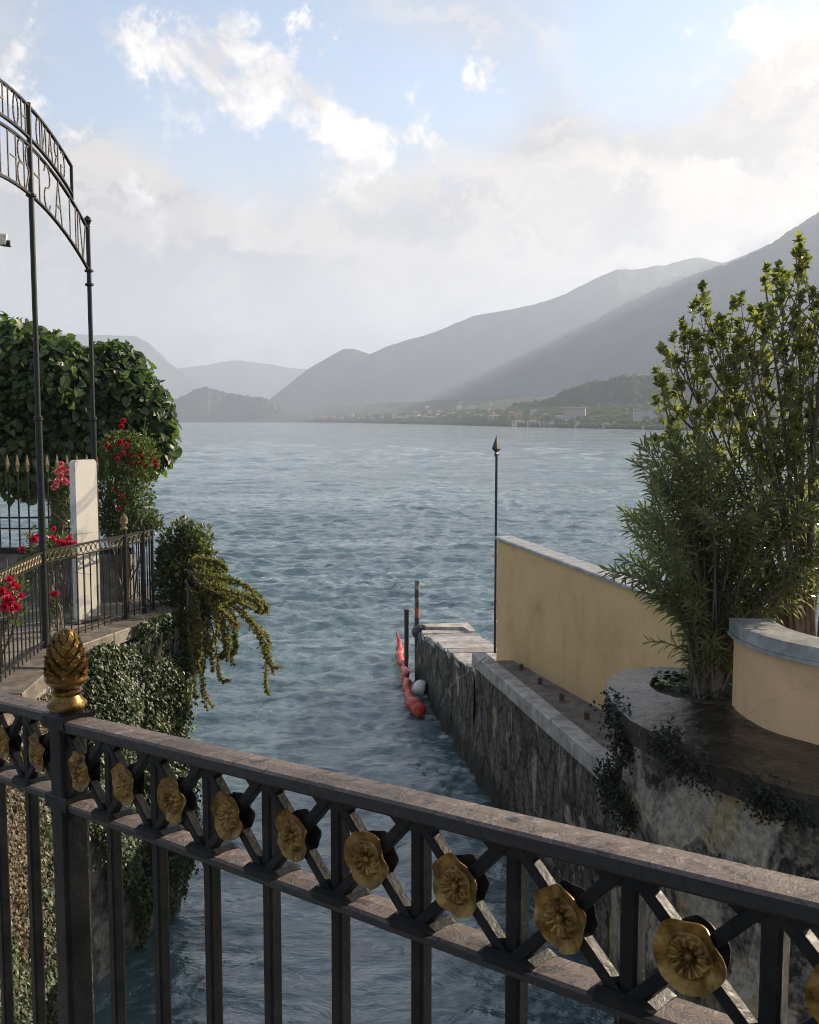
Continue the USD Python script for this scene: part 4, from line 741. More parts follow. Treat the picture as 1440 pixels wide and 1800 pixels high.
def arcbar(ya_, yb_, z0, w=0.016, h=0.022):
    r = []
    for Y in np.linspace(ya_, yb_, 40):
        z = zarc(Y, z0); r.append([(PX - w, Y, z - h), (PX + w, Y, z - h), (PX + w, Y, z), (PX - w, Y, z)])
    part(ap, 'arched_bar', loft(r), TI)
YE = 11.78
arcbar(Y3, Y2, 2.27); arcbar(Y3, Y2, 2.75); arcbar(20 - YE, YE, 2.83); arcbar(20 - YE, YE, 3.14)
for Y in (YE, 20 - YE): part(ap, 'end_bar', box_between((PX, Y, zarc(Y, 2.76)), (PX, Y, zarc(Y, 3.14)), 0.03, 0.022, up=(0, 1, 0)), TI)
LET = mottled('brown_sign_metal', [(0.3, (0.09, 0.07, 0.055)), (0.7, (0.2, 0.16, 0.13))], scale=12, rough=(0.35, 0.6), metallic=0.3)
ARC = lambda cx, cy, rx, ry, a0, a1, n=9: [(cx + rx * math.cos(math.radians(a)), cy + ry * math.sin(math.radians(a))) for a in np.linspace(a0, a1, n)]
GLYPH = {'V': [[(0, 1), (.5, 0), (1, 1)]], 'I': [[(.5, 0), (.5, 1)]], 'L': [[(.1, 1), (.1, 0), (.9, 0)]], 'A': [[(0, 0), (.5, 1), (1, 0)], [(.2, .38), (.8, .38)]], 'S': [ARC(.5, .75, .4, .25, 20, 270) + ARC(.5, .25, .42, .25, 90, -160)[1:]],
         'E': [[(.9, 1), (.1, 1), (.1, 0), (.9, 0)], [(.1, .52), (.75, .52)]], 'R': [[(.1, 0), (.1, 1), (.5, 1)] + ARC(.5, .74, .38, .26, 90, -90)[1:] + [(.1, .48)], [(.45, .48), (.95, 0)]], 'B': [[(.1, 0), (.1, 1), (.5, 1)] + ARC(.5, .76, .34, .24, 90, -90)[1:] + [(.1, .52)], [(.5, .52)] + ARC(.5, .26, .42, .26, 90, -90)[1:] + [(.1, 0)]],
         'G': [ARC(.5, .5, .48, .5, 52, 318, 14), [(.62, .40), (.9, .40), (.9, .1)]], 'N': [[(.1, 0), (.1, 1), (.9, 0), (.9, 1)]], 'D': [[(.1, 0), (.1, 1), (.4, 1)] + ARC(.4, .5, .52, .5, 90, -90)[1:] + [(.1, 0)]], 'H': [[(.1, 0), (.1, 1)], [(.9, 0), (.9, 1)], [(.1, .52), (.9, .52)]], 'O': [ARC(.5, .5, .48, .5, 0, 360, 18)], 'T': [[(0, 1), (1, 1)], [(.5, 1), (.5, 0)]]}
def letter(ch, Y, z0, hgt):
    """one sign letter bent from flat bar; it reads from the hotel side, so from here it shows its back"""
    w = hgt * (0.1 if ch == 'I' else 0.47); m = MB()
    for st in GLYPH[ch]:
        q = [np.array([PX, Y - (x - 0.5) * w, zarc(Y - (x - 0.5) * w, z0) + y * hgt]) for x, y in st]
        for a, b in zip(q[:-1], q[1:]):
            d = unit(b - a) * 0.006; m.add(*box_between(a - d, b + d, 0.012, 0.015, up=np.cross(unit(b - a), [1, 0, 0])))
    part(ap, 'letter', m.get(), LET)
for ch, x in (('V', 142), ('I', 134), ('L', 126), ('L', 116), ('A', 101), ('S', 82), ('E', 63.5), ('R', 51), ('B', 37), ('E', 23), ('L', 9), ('L', -5), ('O', -20), ('N', -36), ('I', -50)):
    letter(ch, ypx(x), 2.275, 0.45)
for ch, x in (('G', 110), ('R', 99.5), ('A', 89.5), ('N', 79), ('D', 69), ('H', 44), ('O', 31), ('T', 18), ('E', 5), ('L', -7)):
    letter(ch, ypx(x), 2.835, 0.28)
# small camera on a bracket at the frame's edge
CAMM = plain('cream_camera_housing', (0.55, 0.5, 0.42), 0.45); DARK = plain('dark_lens', (0.01, 0.01, 0.01), 0.2)
q = aty(3, 421, 8.6); sc = thing('security_camera', 'small cream security camera on a bracket under the arch at the left edge', 'camera', q)
part(sc, 'housing', box_between(q + [-0.22, -0.03, 0.02], q + [0.028, 0.03, 0.0], 0.075, 0.095, bevel=0.01), CAMM)
part(sc, 'lens', tube([q + [0.03, 0.03, -0.02], q + [0.055, 0.036, -0.022]], 0.022, 12), DARK); part(sc, 'lens_visor', box_between(q + [0.0, 0.02, -0.045], q + [0.06, 0.035, -0.048], 0.06, 0.008), DARK)
part(sc, 'bracket', tube([q + [-0.15, -0.02, 0.05], q + [-0.2, -0.02, 0.3], (PX, q[1], zarc(q[1], 2.25))], 0.012, 8), TI)
# white stele
STONEW = mat('polished_white_marble', {'g': ('geometry', {}), 'mp': ('mapping', {'mapping_type': 'point', 'scale': (1, 1, 0.8), 'rotation': (0.5, 0.2, 0)}), 'n': ('noise_texture', {'scale': 2.0, 'detail': 8.0, 'roughness': 0.6, 'distortion': 1.0}), 'r': ('rgb_ramp', {'ramp': [(0.3, (0.46, 0.44, 0.40)), (0.47, (0.52, 0.50, 0.45)), (0.55, (0.33, 0.33, 0.32)), (0.62, (0.48, 0.46, 0.42)), (0.78, (0.36, 0.35, 0.34))]}), 'p': ('principled_bsdf', {'roughness': 0.08, 'coat_weight': 0.4, 'coat_roughness': 0.03})},
             [('g.position', 'mp.vector'), ('mp.vector', 'n.vector'), ('n.fac', 'r.fac'), ('r.color', 'p.base_color')])
sb = aty(159, 1098, 12.0); sn = unit(np.array([0.84, -0.54, 0])); sd = np.array([-sn[1], sn[0], 0.0]); sz = aty(157, 808, 12.0)[2]; hw, th_ = 0.165, 0.10
stl = thing('stone_stele', 'tall narrow polished white stone stele behind the terrace railing', 'stele', (sb[0], sb[1], T))
H_ = sz - T; prof = [(-hw, 0.0), (hw, 0.0), (hw, H_ - 0.05)] + [(hw - 0.05 + 0.05 * math.cos(a), H_ - 0.05 + 0.05 * math.sin(a)) for a in np.linspace(0, PI / 2, 6)] + [(-hw + 0.05 - 0.05 * math.sin(a), H_ - 0.05 + 0.05 * math.cos(a)) for a in np.linspace(0, PI / 2, 6)]
def srow(o, sh): return [np.array([sb[0], sb[1], T]) + sd * (x * (1 - sh)) + sn * o + np.array([0, 0, y * (1 - sh * 0.05)]) for x, y in prof]
part(stl, 'slab', loft([srow(-th_, 0.04), srow(-th_ + 0.01, 0), srow(-0.012, 0), srow(0, 0.05)]), STONEW)
part(stl, 'plinth', box_between(np.array([sb[0], sb[1], T + 0.012]) - sn * (th_ / 2) - sd * 0.27, np.array([sb[0], sb[1], T + 0.012]) - sn * (th_ / 2) + sd * 0.27, 0.3, 0.03, bevel=0.006), COPE)
# spear fence on the lake side of the terrace
FY = 13.5; sf = thing('spear_fence', 'black iron fence with gilt spear tips on the lake side of the terrace', 'fence', aty(40, 960, FY))
zs_, zt_, zr1, zr2 = aty(40, 962, FY)[2], aty(40, 803, FY)[2], aty(40, 910, FY)[2], aty(40, 929, FY)[2]; x0, x1 = aty(-330, 900, FY)[0], aty(232, 900, FY)[0]
for z in (zr1, zr2): part(sf, 'rail', box_between((x0, FY, z), (x1, FY, z), 0.02, 0.022), TI)
part(sf, 'sill', box_between((x0, FY, zs_ - 0.04), (x1, FY, zs_ - 0.04), 0.12, 0.08), TI)
x = aty(16, 900, FY)[0] - 0.131 * 18
while x < x1:
    part(sf, 'bar', tube([(x, FY, zs_), (x, FY, zt_ - 0.17)], 0.012, 6), TI, smooth=60)
    part(sf, 'spear_tip', lathe([(0.012, zt_ - 0.20), (0.018, zt_ - 0.19), (0.016, zt_ - 0.17), (0.03, zt_ - 0.10), (0.003, zt_ + 0.03)], 4, (x, FY, 0)), GOLDB)
    x += 0.131
part(sf, 'low_wall', trimesh.creation.box(bounds=[[x0, FY - 0.12, T - 0.3], [x1, FY + 0.12, zs_ - 0.08]]), COPE)
# ------------------------------------------------------------------ plants
OV = (np.array([[0, 0, 0], [0.28, 0.36, 0.07], [0.28, -0.36, 0.07], [0.62, 0.33, 0.05], [0.62, -0.33, 0.05], [1, 0, -0.08], [0.4, 0, -0.02]]), np.array([[0, 6, 1], [0, 2, 6], [1, 6, 3], [2, 4, 6], [3, 6, 5], [4, 5, 6]]))
OV2 = (np.array([[0, 0, 0], [0.45, 0.30, 0.06], [0.45, -0.30, 0.06], [1, 0, -0.05]]), np.array([[0, 3, 1], [0, 2, 3]]))
HEART = (np.array([[0, 0, 0], [-0.12, 0.28, 0.03], [-0.12, -0.28, 0.03], [0.22, 0.46, 0.08], [0.22, -0.46, 0.08], [0.6, 0.34, 0.03], [0.6, -0.34, 0.03], [1.0, 0, -0.14], [0.42, 0, -0.03]]),
         np.array([[0, 3, 1], [0, 2, 4], [0, 8, 3], [0, 4, 8], [3, 8, 5], [4, 6, 8], [5, 8, 7], [6, 7, 8]]))
LANCE = (np.array([[0, 0, 0], [0.35, 0.085, 0.02], [0.35, -0.085, 0.02], [0.7, 0.065, 0.0], [0.7, -0.065, 0.0], [1, 0, -0.1], [0.4, 0, 0.0]]), OV[1])
IVYL = (np.array([[0, 0, 0], [0.05, 0.42, 0.02], [0.05, -0.42, 0.02], [0.45, 0.36, 0.06], [0.45, -0.36, 0.06], [0.95, 0, -0.05]]), np.array([[0, 3, 1], [0, 2, 4], [0, 5, 3], [0, 4, 5]]))
def norm_rows(a): return a / np.maximum(np.linalg.norm(a, axis=1, keepdims=True), 1e-9)
def leaves(tpl, P, D, Nn, size):
    """one leaf per row: P base, D direction of the blade, Nn roughly its upper side, size its length"""
    P, D, Nn = np.asarray(P, float), norm_rows(np.asarray(D, float)), np.asarray(Nn, float); Y_ = norm_rows(np.cross(Nn, D)); Z_ = np.cross(D, Y_); v, f = tpl
    size = np.broadcast_to(size, (len(P),))
    W = P[:, None] + size[:, None, None] * (v[None, :, :1] * D[:, None] + v[None, :, 1:2] * Y_[:, None] + v[None, :, 2:3] * Z_[:, None])
    F = f[None] + (np.arange(len(P)) * len(v))[:, None, None]
    return W.reshape(-1, 3), F.reshape(-1, 3)
def pick_leaves(t, name, tpl, P, D, Nn, size, matl, many, rest, seed=0, score=None):
    """the leaves that show largest become parts of their own, the others one part"""
    size = np.broadcast_to(size, (len(P),)); order = np.argsort(-(score if score is not None else size))[:many]; keep = np.ones(len(P), bool); keep[order] = False
    for i in order:
        v, f = leaves(tpl, P[i:i + 1], D[i:i + 1], Nn[i:i + 1], size[i:i + 1]); part(t, name, (v, f), matl, smooth=True)
    v, f = leaves(tpl, P[keep], D[keep], Nn[keep], size[keep]); part(t, rest, (v, f), matl, smooth=False, kind='stuff')
def tocam(P): return norm_rows(CAM - P)
BARK = mottled('dark_bark', [(0.3, (0.03, 0.025, 0.02)), (0.7, (0.11, 0.095, 0.08))], scale=14, bump=0.8, bscale=30)
TWIG = mottled('grey_brown_twig', [(0.3, (0.05, 0.04, 0.03)), (0.7, (0.16, 0.13, 0.10))], scale=20)
L_BIG = leafy('broad_leaf', [(0.15, (0.045, 0.072, 0.026)), (0.5, (0.105, 0.145, 0.05)), (0.75, (0.19, 0.235, 0.08)), (0.95, (0.33, 0.36, 0.12))], 0.42, 0.42)
L_IVY = leafy('ivy_leaf', [(0.15, (0.036, 0.055, 0.022)), (0.55, (0.08, 0.108, 0.042)), (0.85, (0.15, 0.18, 0.075)), (1.0, (0.24, 0.26, 0.11))], 0.2, 0.45)
L_DRY = leafy('browned_creeper_leaf', [(0.15, (0.06, 0.045, 0.025)), (0.5, (0.12, 0.095, 0.05)), (0.9, (0.2, 0.17, 0.09))], 0.15, 0.5)
L_OLE = leafy('oleander_leaf', [(0.15, (0.12, 0.13, 0.062)), (0.55, (0.225, 0.23, 0.115)), (0.8, (0.32, 0.32, 0.165)), (1.0, (0.44, 0.38, 0.17))], 0.5, 0.32)
L_TALL = leafy('small_bright_leaf', [(0.1, (0.13, 0.135, 0.042)), (0.5, (0.225, 0.22, 0.068)), (0.8, (0.31, 0.28, 0.09)), (1.0, (0.46, 0.34, 0.09))], 0.5, 0.36)
L_ROSE = leafy('rose_leaf', [(0.15, (0.055, 0.075, 0.022)), (0.6, (0.11, 0.135, 0.038)), (1.0, (0.23, 0.21, 0.06))], 0.4, 0.4)
L_BUSH = leafy('bush_leaf', [(0.15, (0.055, 0.07, 0.028)), (0.6, (0.125, 0.145, 0.055)), (1.0, (0.25, 0.25, 0.09))], 0.45, 0.4)
L_COT = leafy('rusty_small_leaf', [(0.1, (0.12, 0.12, 0.04)), (0.45, (0.24, 0.20, 0.06)), (0.75, (0.38, 0.25, 0.08)), (1.0, (0.26, 0.27, 0.09))], 0.4, 0.45)
def blob_points(blobs, n, rng, shell=0.35, deep=0.3):
    """points near the outside of a union of ellipsoids, with outward normals"""
    B = np.array([b[:3] for b in blobs]); R_ = np.array([b[3:6] for b in blobs]); a = (R_[:, 0] * R_[:, 1] * R_[:, 2]) ** (2 / 3); k = rng.choice(len(blobs), n * 4, p=a / a.sum())
    u = norm_rows(rng.normal(size=(n * 4, 3))); rad = 1 - shell * rng.random(n * 4) ** 1.6
    rad = rad * (1 + 0.42 * (fbm(u * 3.2 + k[:, None] * 7.3, 3, 2) - 0.5))
    P = B[k] + u * R_[k] * rad[:, None]; ok = np.ones(len(P), bool)
    for j in range(len(B)):
        e = np.linalg.norm((P - B[j]) / R_[j], axis=1); ok &= (e > 1 - shell * (1 + deep)) | (k == j)
    P, u, k = P[ok][:n], u[ok][:n], k[ok][:n]; return P, norm_rows(u / R_[k])
# --- the big leaved tree on the terrace
rg = np.random.default_rng(3); DT = 15.0
def bl(x, y, r, Y=DT, ry=None, d=1.0): p = aty(x, y, Y); s = r / FPX * Y; return (*p, s, s * d, (ry or r) / FPX * Y)
blobs = [bl(20, 690, 115), bl(110, 680, 85, 14.6), bl(-90, 650, 130), bl(190, 690, 82, 15.0, 84), bl(245, 735, 62, 14.9, 75), bl(262, 785, 42, 14.8, 52), bl(60, 780, 95, 14.7), bl(150, 770, 80, 14.7, 70), bl(-60, 790, 110, 15.1, 90), bl(205, 640, 40, 15.0), bl(35, 610, 50, 14.9), bl(285, 775, 26, 14.7, 45), bl(100, 630, 45)]
tt = aty(104, 1000, 14.8); tree = thing('broadleaf_tree', 'dense dark tree with large drooping leaves beside the arched sign', 'tree', (tt[0], tt[1], T))
fork = aty(108, 850, 14.8)
part(tree, 'trunk', tube([(tt[0], tt[1], T - 0.1), (tt[0] + 0.02, tt[1], T + 0.5), (fork[0] - 0.03, fork[1], (fork[2] + T) / 2 + 0.2), fork, fork + [0.02, 0, 0.5]], [0.2, 0.16, 0.14, 0.15, 0.10], 12), BARK, smooth=60)
for b in blobs: 
    c_ = np.array(b[:3]); mid = (fork + c_) / 2 + rg.normal(size=3) * 0.12 + [0, 0, 0.15]; part(tree, 'limb', tube([fork, mid, c_], [0.075, 0.05, 0.025], 7), BARK, smooth=60)
P, U = blob_points(blobs, 17000, rg, 0.42, 0.1)
droop = norm_rows(U * 0.55 + np.array([0, 0, -0.75]) + rg.normal(size=P.shape) * 0.6); nn = norm_rows(U * 0.9 + [0, 0, 0.75] + rg.normal(size=P.shape) * 0.6); sz_ = 0.055 + 0.11 * rg.random(len(P)) ** 1.3
pick_leaves(tree, 'leaf', HEART, P, droop, nn, sz_, L_BIG, 300, 'crown', score=(U * tocam(P)).sum(1) + sz_ * 5 - np.abs(P[:, 0] + 4.5) * 0.05 + rg.random(len(P)) * 0.6)
Pi, Ui = blob_points([(*b[:3], b[3] * .62, b[4] * .62, b[5] * .62) for b in blobs], 1500, rg, 0.3); part(tree, 'inner_foliage', leaves(HEART, Pi, norm_rows(rg.normal(size=Pi.shape) + [0, 0, -0.6]), Ui, 0.2), L_BIG, kind='stuff')
# --- ivy on the terrace wall
rg = np.random.default_rng(8)
def wall_leaves(a, b, nn, n, zlo, zhi, thick, size, edge=None, jit=0.45):
    t = rg.random(n); P = a + (b - a) * t[:, None]; lo = zlo(t); hi = zhi(t); z = lo + (hi - lo) * rg.random(n) ** 0.9; P[:, 2] = z
    q = np.c_[P[:, 0], P[:, 1], z]; lump = fbm(q * 1.7, 3, 51); keep = lump > 0.22 + 0.14 * rg.random(n); out = thick * (lump - 0.28) * 2 * rg.random(n) ** 0.6 + 0.02
    P = P + nn * out[:, None]; D = np.tile(nn * 0.35 + [0, 0, -0.8], (n, 1)) + rg.normal(size=(n, 3)) * jit; Nm = np.tile(nn + [0, 0, 0.45], (n, 1)) + rg.normal(size=(n, 3)) * jit
    return P[keep], D[keep], Nm[keep], (size * rg.uniform(0.65, 1.25, n))[keep]
O24 = offset_line(0.27); ivy = thing('ivy', 'dense dark green ivy hanging down the terrace wall below the railing end', 'climbing plant', (O24[2][0], O24[2][1], 0.4))
A_, B_ = O24[1], O24[2]
parts_ = [wall_leaves(A_ + d12 * 0.12, B_, N12, 24000, lambda t: 0.25 + 1.5 * np.clip(0.45 - t, 0, 1) * 2 + 0.35 * np.sin(t * 23), lambda t: T - 0.12 + 0.06 * np.sin(t * 11) + 0.15 * np.clip(t - 0.6, 0, 1), 0.24, 0.05),
          wall_leaves(B_, B_ + d23 * 1.4, N23, 5000, lambda t: 0.3 + 0.2 * np.sin(t * 9), lambda t: T - 0.1 + 0 * t, 0.3, 0.05),
          wall_leaves(B_ - d12 * 1.1, B_ + d12 * 0.06, unit(N12 + N23), 6500, lambda t: 0.35 + 0.5 * np.abs(np.sin(t * 8)), lambda t: T + 0.02 + 0.08 * np.sin(t * 17), 0.44, 0.052)]
part(ivy, 'leaves', leaves(IVYL, *[np.concatenate([p[k] for p in parts_]) for k in range(4)]), L_IVY, kind='stuff')
m = MB()
for i in range(26):
    t = rg.random(); p = A_ + (B_ - A_) * (0.3 + 0.7 * t) + N12 * 0.05; zt_1 = T - 0.2; k = np.linspace(0, 1, 8); q = np.array([p + d12 * (0.08 * math.sin(x * 6 + i)) for x in k]); q[:, 2] = zt_1 - k * rg.uniform(1.0, 3.0); m.add(*tube(q, 0.009, 5))
part(ivy, 'stems', m.get(), TWIG)
cr = thing('creeper', 'browned small leaved creeper on the sunlit terrace wall at the left edge', 'climbing plant', (O24[1][0], O24[1][1], 0.3))
cp_ = wall_leaves(O24[1] - d01 * 3.2, O24[1] - d01 * 0.05, N01, 15000, lambda t: 0.9 + 0.6 * np.sin(t * 9), lambda t: T - 0.2 + 0 * t, 0.12, 0.04); part(cr, 'leaves', leaves(IVYL, *cp_), L_DRY, kind='stuff')
cp_ = wall_leaves(O24[1] - d01 * 3.2, O24[1] - d01 * 0.25, N01, 6000, lambda t: 0.15 + 0 * t, lambda t: 2.2 + 0.7 * np.sin(t * 13), 0.15, 0.05); part(cr, 'green_leaves', leaves(IVYL, *cp_), L_IVY, kind='stuff', label='greener leaves lower down on the wall')
# --- shrubs: stems, leaves, blooms
def shrub(name, label, cat, base, blobs, n, size, matl, seed, tpl=OV2, group=None, stems=9, up=0.5, shell=0.8):
    r_ = np.random.default_rng(seed); t = thing(name, label, cat, base, group=group); base = np.array(base, float); m = MB()
    for i in range(stems):
        b = blobs[i % len(blobs)]; tip = np.array(b[:3]) + norm_rows(r_.normal(size=(1, 3)))[0] * np.array(b[3:6]) * 0.75; mid = (base + tip) / 2 + r_.normal(size=3) * 0.1; mid[2] += 0.12
        q = resample(np.array([base + r_.normal(size=3) * [0.06, 0.06, 0], mid, tip]), n=7); m.add(*tube(q, np.linspace(0.014, 0.004, 7), 5))
        for j in range(5):
            s0 = q[2 + j % 5]; m.add(*tube([s0, s0 + r_.normal(size=3) * 0.14 + [0, 0, 0.08]], [0.004, 0.002], 4))
    part(t, 'stems', m.get(), TWIG)
    P, U = blob_points(blobs, n, r_, shell, -0.2); D = norm_rows(U * 0.7 + r_.normal(size=P.shape) * 0.6 + [0, 0, up]); Nn = norm_rows(r_.normal(size=P.shape) * 0.6 + U * 0.4 + [0, 0, 0.8])
    part(t, 'leaves', leaves(tpl, P, D, Nn, size * r_.uniform(0.6, 1.25, len(P))), matl, kind='stuff'); return t
PET = (np.array([[0, 0, 0], [0.45, 0.42, 0.16], [0.45, -0.42, 0.16], [0.95, 0.36, 0.30], [0.95, -0.36, 0.30], [1.08, 0, 0.22], [0.5, 0, 0.05]]), np.array([[0, 6, 1], [0, 2, 6], [1, 6, 3], [2, 4, 6], [3, 6, 5], [4, 5, 6]]))
def bloom(t, p, r, matl, r_, face=None, name='bloom'):
    ax = unit((face if face is not None else unit(CAM - p) + [0.2, 0, 0.5]) + r_.normal(size=3) * 0.35); a = unit(np.cross(ax, [0.3, 0.2, 1])); b = np.cross(ax, a); m = MB()
    for n_p, tilt, sc_ in ((6, 0.15, 1.0), (5, 0.75, 0.85), (4, 1.25, 0.62), (3, 1.7, 0.4)):
        off = r_.random() * 6; ang = np.arange(n_p) * 2 * PI / n_p + off; rad = np.cos(ang)[:, None] * a + np.sin(ang)[:, None] * b
        D = rad * math.cos(tilt * 0.8) + ax * math.sin(tilt * 0.8); N_ = ax * math.cos(tilt * 0.8) - rad * math.sin(tilt * 0.8); m.add(*leaves(PET, np.tile(p, (n_p, 1)) + ax * r * 0.05, D, N_, np.full(n_p, r * sc_)))
    part(t, name, m.get(), matl, smooth=False)
def petal(name, ramp): return leafy(name, ramp, 0.3, 0.6, tint=(0.8, 0.35, 0.35))
R_PINK = petal('pink_petal', [(0.1, (0.50, 0.16, 0.2)), (0.6, (0.66, 0.27, 0.3)), (1, (0.75, 0.42, 0.42))]); R_CRIM = petal('crimson_petal', [(0.1, (0.35, 0.012, 0.05)), (0.6, (0.55, 0.03, 0.10)), (1, (0.62, 0.08, 0.18))]); R_RED = petal('red_petal', [(0.1, (0.22, 0.012, 0.015)), (0.6, (0.40, 0.02, 0.03)), (1, (0.5, 0.06, 0.05))])
def sb_(x, y, r, Y, ry=None): return bl(x, y, r, Y, ry)
rr = np.random.default_rng(17)
def blooms(t, pts, Y, r, matl, jit=0.12):
    for x, y in pts: bloom(t, aty(x, y, Y + rr.uniform(-jit, jit)), r * 0.88 * rr.uniform(0.75, 1.15), matl, rr)
gbase = lambda x, Y: np.array([aty(x, 900, Y)[0], Y, T])
t = shrub('rose_bush', 'tall rose bush with a cluster of pale pink blooms left of the white stele', 'rose bush', gbase(108, 12.5), [sb_(110, 850, 24, 12.5, 34), sb_(108, 905, 22, 12.5, 40), sb_(100, 960, 26, 12.5, 30)], 700, 0.06, L_ROSE, 31)
blooms(t, [(108, 815), (112, 823), (119, 823), (120, 830), (100, 830), (108, 836), (100, 846), (113, 846), (98, 853), (122, 853), (94, 858), (116, 850), (105, 826)], 12.3, 0.05, R_PINK)
t = shrub('rose_bush', 'low rose bush with crimson blooms leaning on the terrace railing beside the tall arch post', 'rose bush', gbase(75, 11.4), [sb_(70, 955, 30, 11.4, 25), sb_(110, 962, 26, 11.6, 22), sb_(60, 1000, 34, 11.5, 34)], 800, 0.055, L_ROSE, 32)
blooms(t, [(96, 931), (66, 942), (92, 948), (100, 952), (106, 955), (120, 948), (124, 955), (130, 956), (38, 968), (112, 957), (60, 948)], 11.25, 0.048, R_CRIM)
t = shrub('rose_bush', 'rose branch with bright crimson blooms pushing out through the railing at the left edge', 'rose bush', gbase(-30, 9.6), [sb_(5, 1050, 30, 9.3, 36), sb_(30, 1030, 22, 9.2, 20), sb_(28, 1075, 18, 9.2, 30), sb_(-25, 1060, 40, 9.4, 60)], 520, 0.055, L_ROSE, 33, stems=12)
blooms(t, [(16, 1020), (22, 1028), (28, 1032), (12, 1047), (10, 1056), (18, 1062), (36, 1048), (22, 1070), (28, 1068), (8, 1068), (17, 1055), (4, 1040)], 9.0, 0.05, R_CRIM, 0.06)
t = shrub('rose_bush', 'single crimson rose on a short leafy stem against the railing bars', 'rose bush', gbase(97, 11.2), [sb_(95, 1065, 9, 11.2, 18)], 90, 0.06, L_ROSE, 34, stems=4)
blooms(t, [(98, 1042), (94, 1046)], 11.05, 0.045, R_CRIM, 0.02)
t = shrub('climbing_rose', 'climbing rose with many dark red blooms and yellowish leaves behind the white stele', 'climbing rose', gbase(215, 13.3), [sb_(215, 800, 42, 13.2, 42), sb_(250, 810, 30, 13.1, 45), sb_(205, 860, 34, 13.2, 40), sb_(240, 880, 30, 13.1, 40), sb_(215, 925, 42, 13.2, 28), sb_(262, 918, 24, 13.0, 22), sb_(190, 900, 22, 13.2, 50)], 6500, 0.055, L_ROSE, 35, stems=16)
blooms(t, [(188, 783), (192, 787), (205, 785), (200, 803), (207, 807), (218, 792), (222, 783), (216, 797), (230, 800), (247, 797), (250, 805), (268, 802), (272, 812), (275, 820), (226, 776), (212, 778), (240, 803), (232, 815), (214, 750), (217, 740), (195, 773), (256, 820), (246, 815), (212, 872), (216, 876), (232, 877), (208, 895), (203, 860)], 12.9, 0.044, R_RED, 0.15)
t = shrub('shrub', 'green leafy shrub spilling over the wall at the end of the terrace railing', 'shrub', (P2[0] + 0.35, P2[1] + 0.3, T - 0.2), [sb_(318, 960, 36, 13.3, 40), sb_(330, 1010, 50, 13.2, 50), sb_(300, 1030, 34, 13.0, 60), sb_(350, 1050, 36, 13.1, 40), sb_(300, 985, 26, 13.1, 30), sb_(375, 1000, 20, 13.3, 18), sb_(330, 1090, 34, 13.0, 34), sb_(345, 950, 30, 13.2, 30), sb_(370, 1040, 34, 13.1, 44), sb_(310, 1130, 26, 12.95, 36), sb_(290, 1000, 14, 13.0, 60), sb_(322, 932, 12, 13.2, 22), sb_(350, 975, 30, 13.25, 12), sb_(385, 1030, 14, 13.1, 30), sb_(340, 1150, 16, 12.95, 44), sb_(300, 1170, 20, 12.9, 30), sb_(310, 1210, 18, 12.9, 40)], 10500, 0.066, L_BUSH, 36, stems=18)
# --- drooping rusty branches over the water
ct = thing('cotoneaster', 'arching rusty orange shrub drooping over the water from the terrace corner', 'shrub', aty(335, 1015, 13.1)); r_ = np.random.default_rng(77); brs = [[(325, 1000), (380, 1020), (425, 1028), (458, 1050)], [(325, 1000), (395, 1050), (445, 1095), (466, 1150), (492, 1172)], [(330, 1010), (420, 1075), (462, 1140), (468, 1190), (473, 1222)], [(330, 1030), (365, 1100), (358, 1180), (374, 1242)], [(330, 1020), (350, 1110), (342, 1190), (348, 1225)], [(340, 1015), (390, 1080), (402, 1135), (388, 1150)], [(330, 990), (370, 985), (398, 1000)], [(335, 1030), (375, 1110), (385, 1180), (402, 1195)], [(330, 1010), (380, 1040), (420, 1060), (460, 1078)], [(330, 1040), (340, 1130), (330, 1180), (325, 1230)], [(330, 1010), (400, 1085), (415, 1130), (412, 1150)], [(335, 1005), (390, 1035), (440, 1052), (456, 1072)], [(325, 1010), (345, 1060), (360, 1120), (368, 1150)], [(325, 1020), (352, 1090), (350, 1150), (352, 1180)], [(330, 1030), (372, 1070), (395, 1110), (400, 1160)], [(320, 1010), (365, 1045), (392, 1075), (418, 1100)], [(318, 1060), (335, 1120), (338, 1190), (342, 1215)], [(330, 990), (372, 1018), (400, 1038), (430, 1048)], [(326, 1000), (355, 1040), (380, 1085), (372, 1130)]]
brs += [[(x + r_.uniform(-14, 14), y + r_.uniform(-10, 10)) if k else (x, y) for k, (x, y) in enumerate(b[:max(3, len(b) - int(r_.integers(2)))])] for b in brs for _ in range(1)]
m = MB(); LP, LD, LN = [], [], []
for i, b in enumerate(brs):
    Yb = 13.1 + r_.uniform(-0.45, 0.35); w = resample(np.array([aty(x, y, Yb - 0.25 * k / len(b)) for k, (x, y) in enumerate(b)]), n=26)
    from scipy.interpolate import make_interp_spline
    kk = np.linspace(0, 1, len(b)); cps = np.array([aty(x, y, Yb - 0.25 * k / len(b)) for k, (x, y) in enumerate(b)]); w = make_interp_spline(kk, cps, k=min(3, len(b) - 1))(np.linspace(0, 1, 30))
    m.add(*tube(w, np.linspace(0.012, 0.003, 30), 5))
    for j in range(3, 30):
        for s in range(4):
            ln = r_.uniform(0.02, 0.10) * (1.1 - j / 33); d = unit(r_.normal(size=3) + np.gradient(w, axis=0)[j] * 12 + [0, 0, 0.25]); e = w[j] + d * ln; m.add(*tube([w[j], e], [0.003, 0.0015], 3))
            for u in np.linspace(0.1, 1, 7): LP.append(w[j] + (e - w[j]) * u); LD.append(d + r_.normal(size=3) * 0.8); LN.append(r_.normal(size=3) + [0, 0, 0.8])
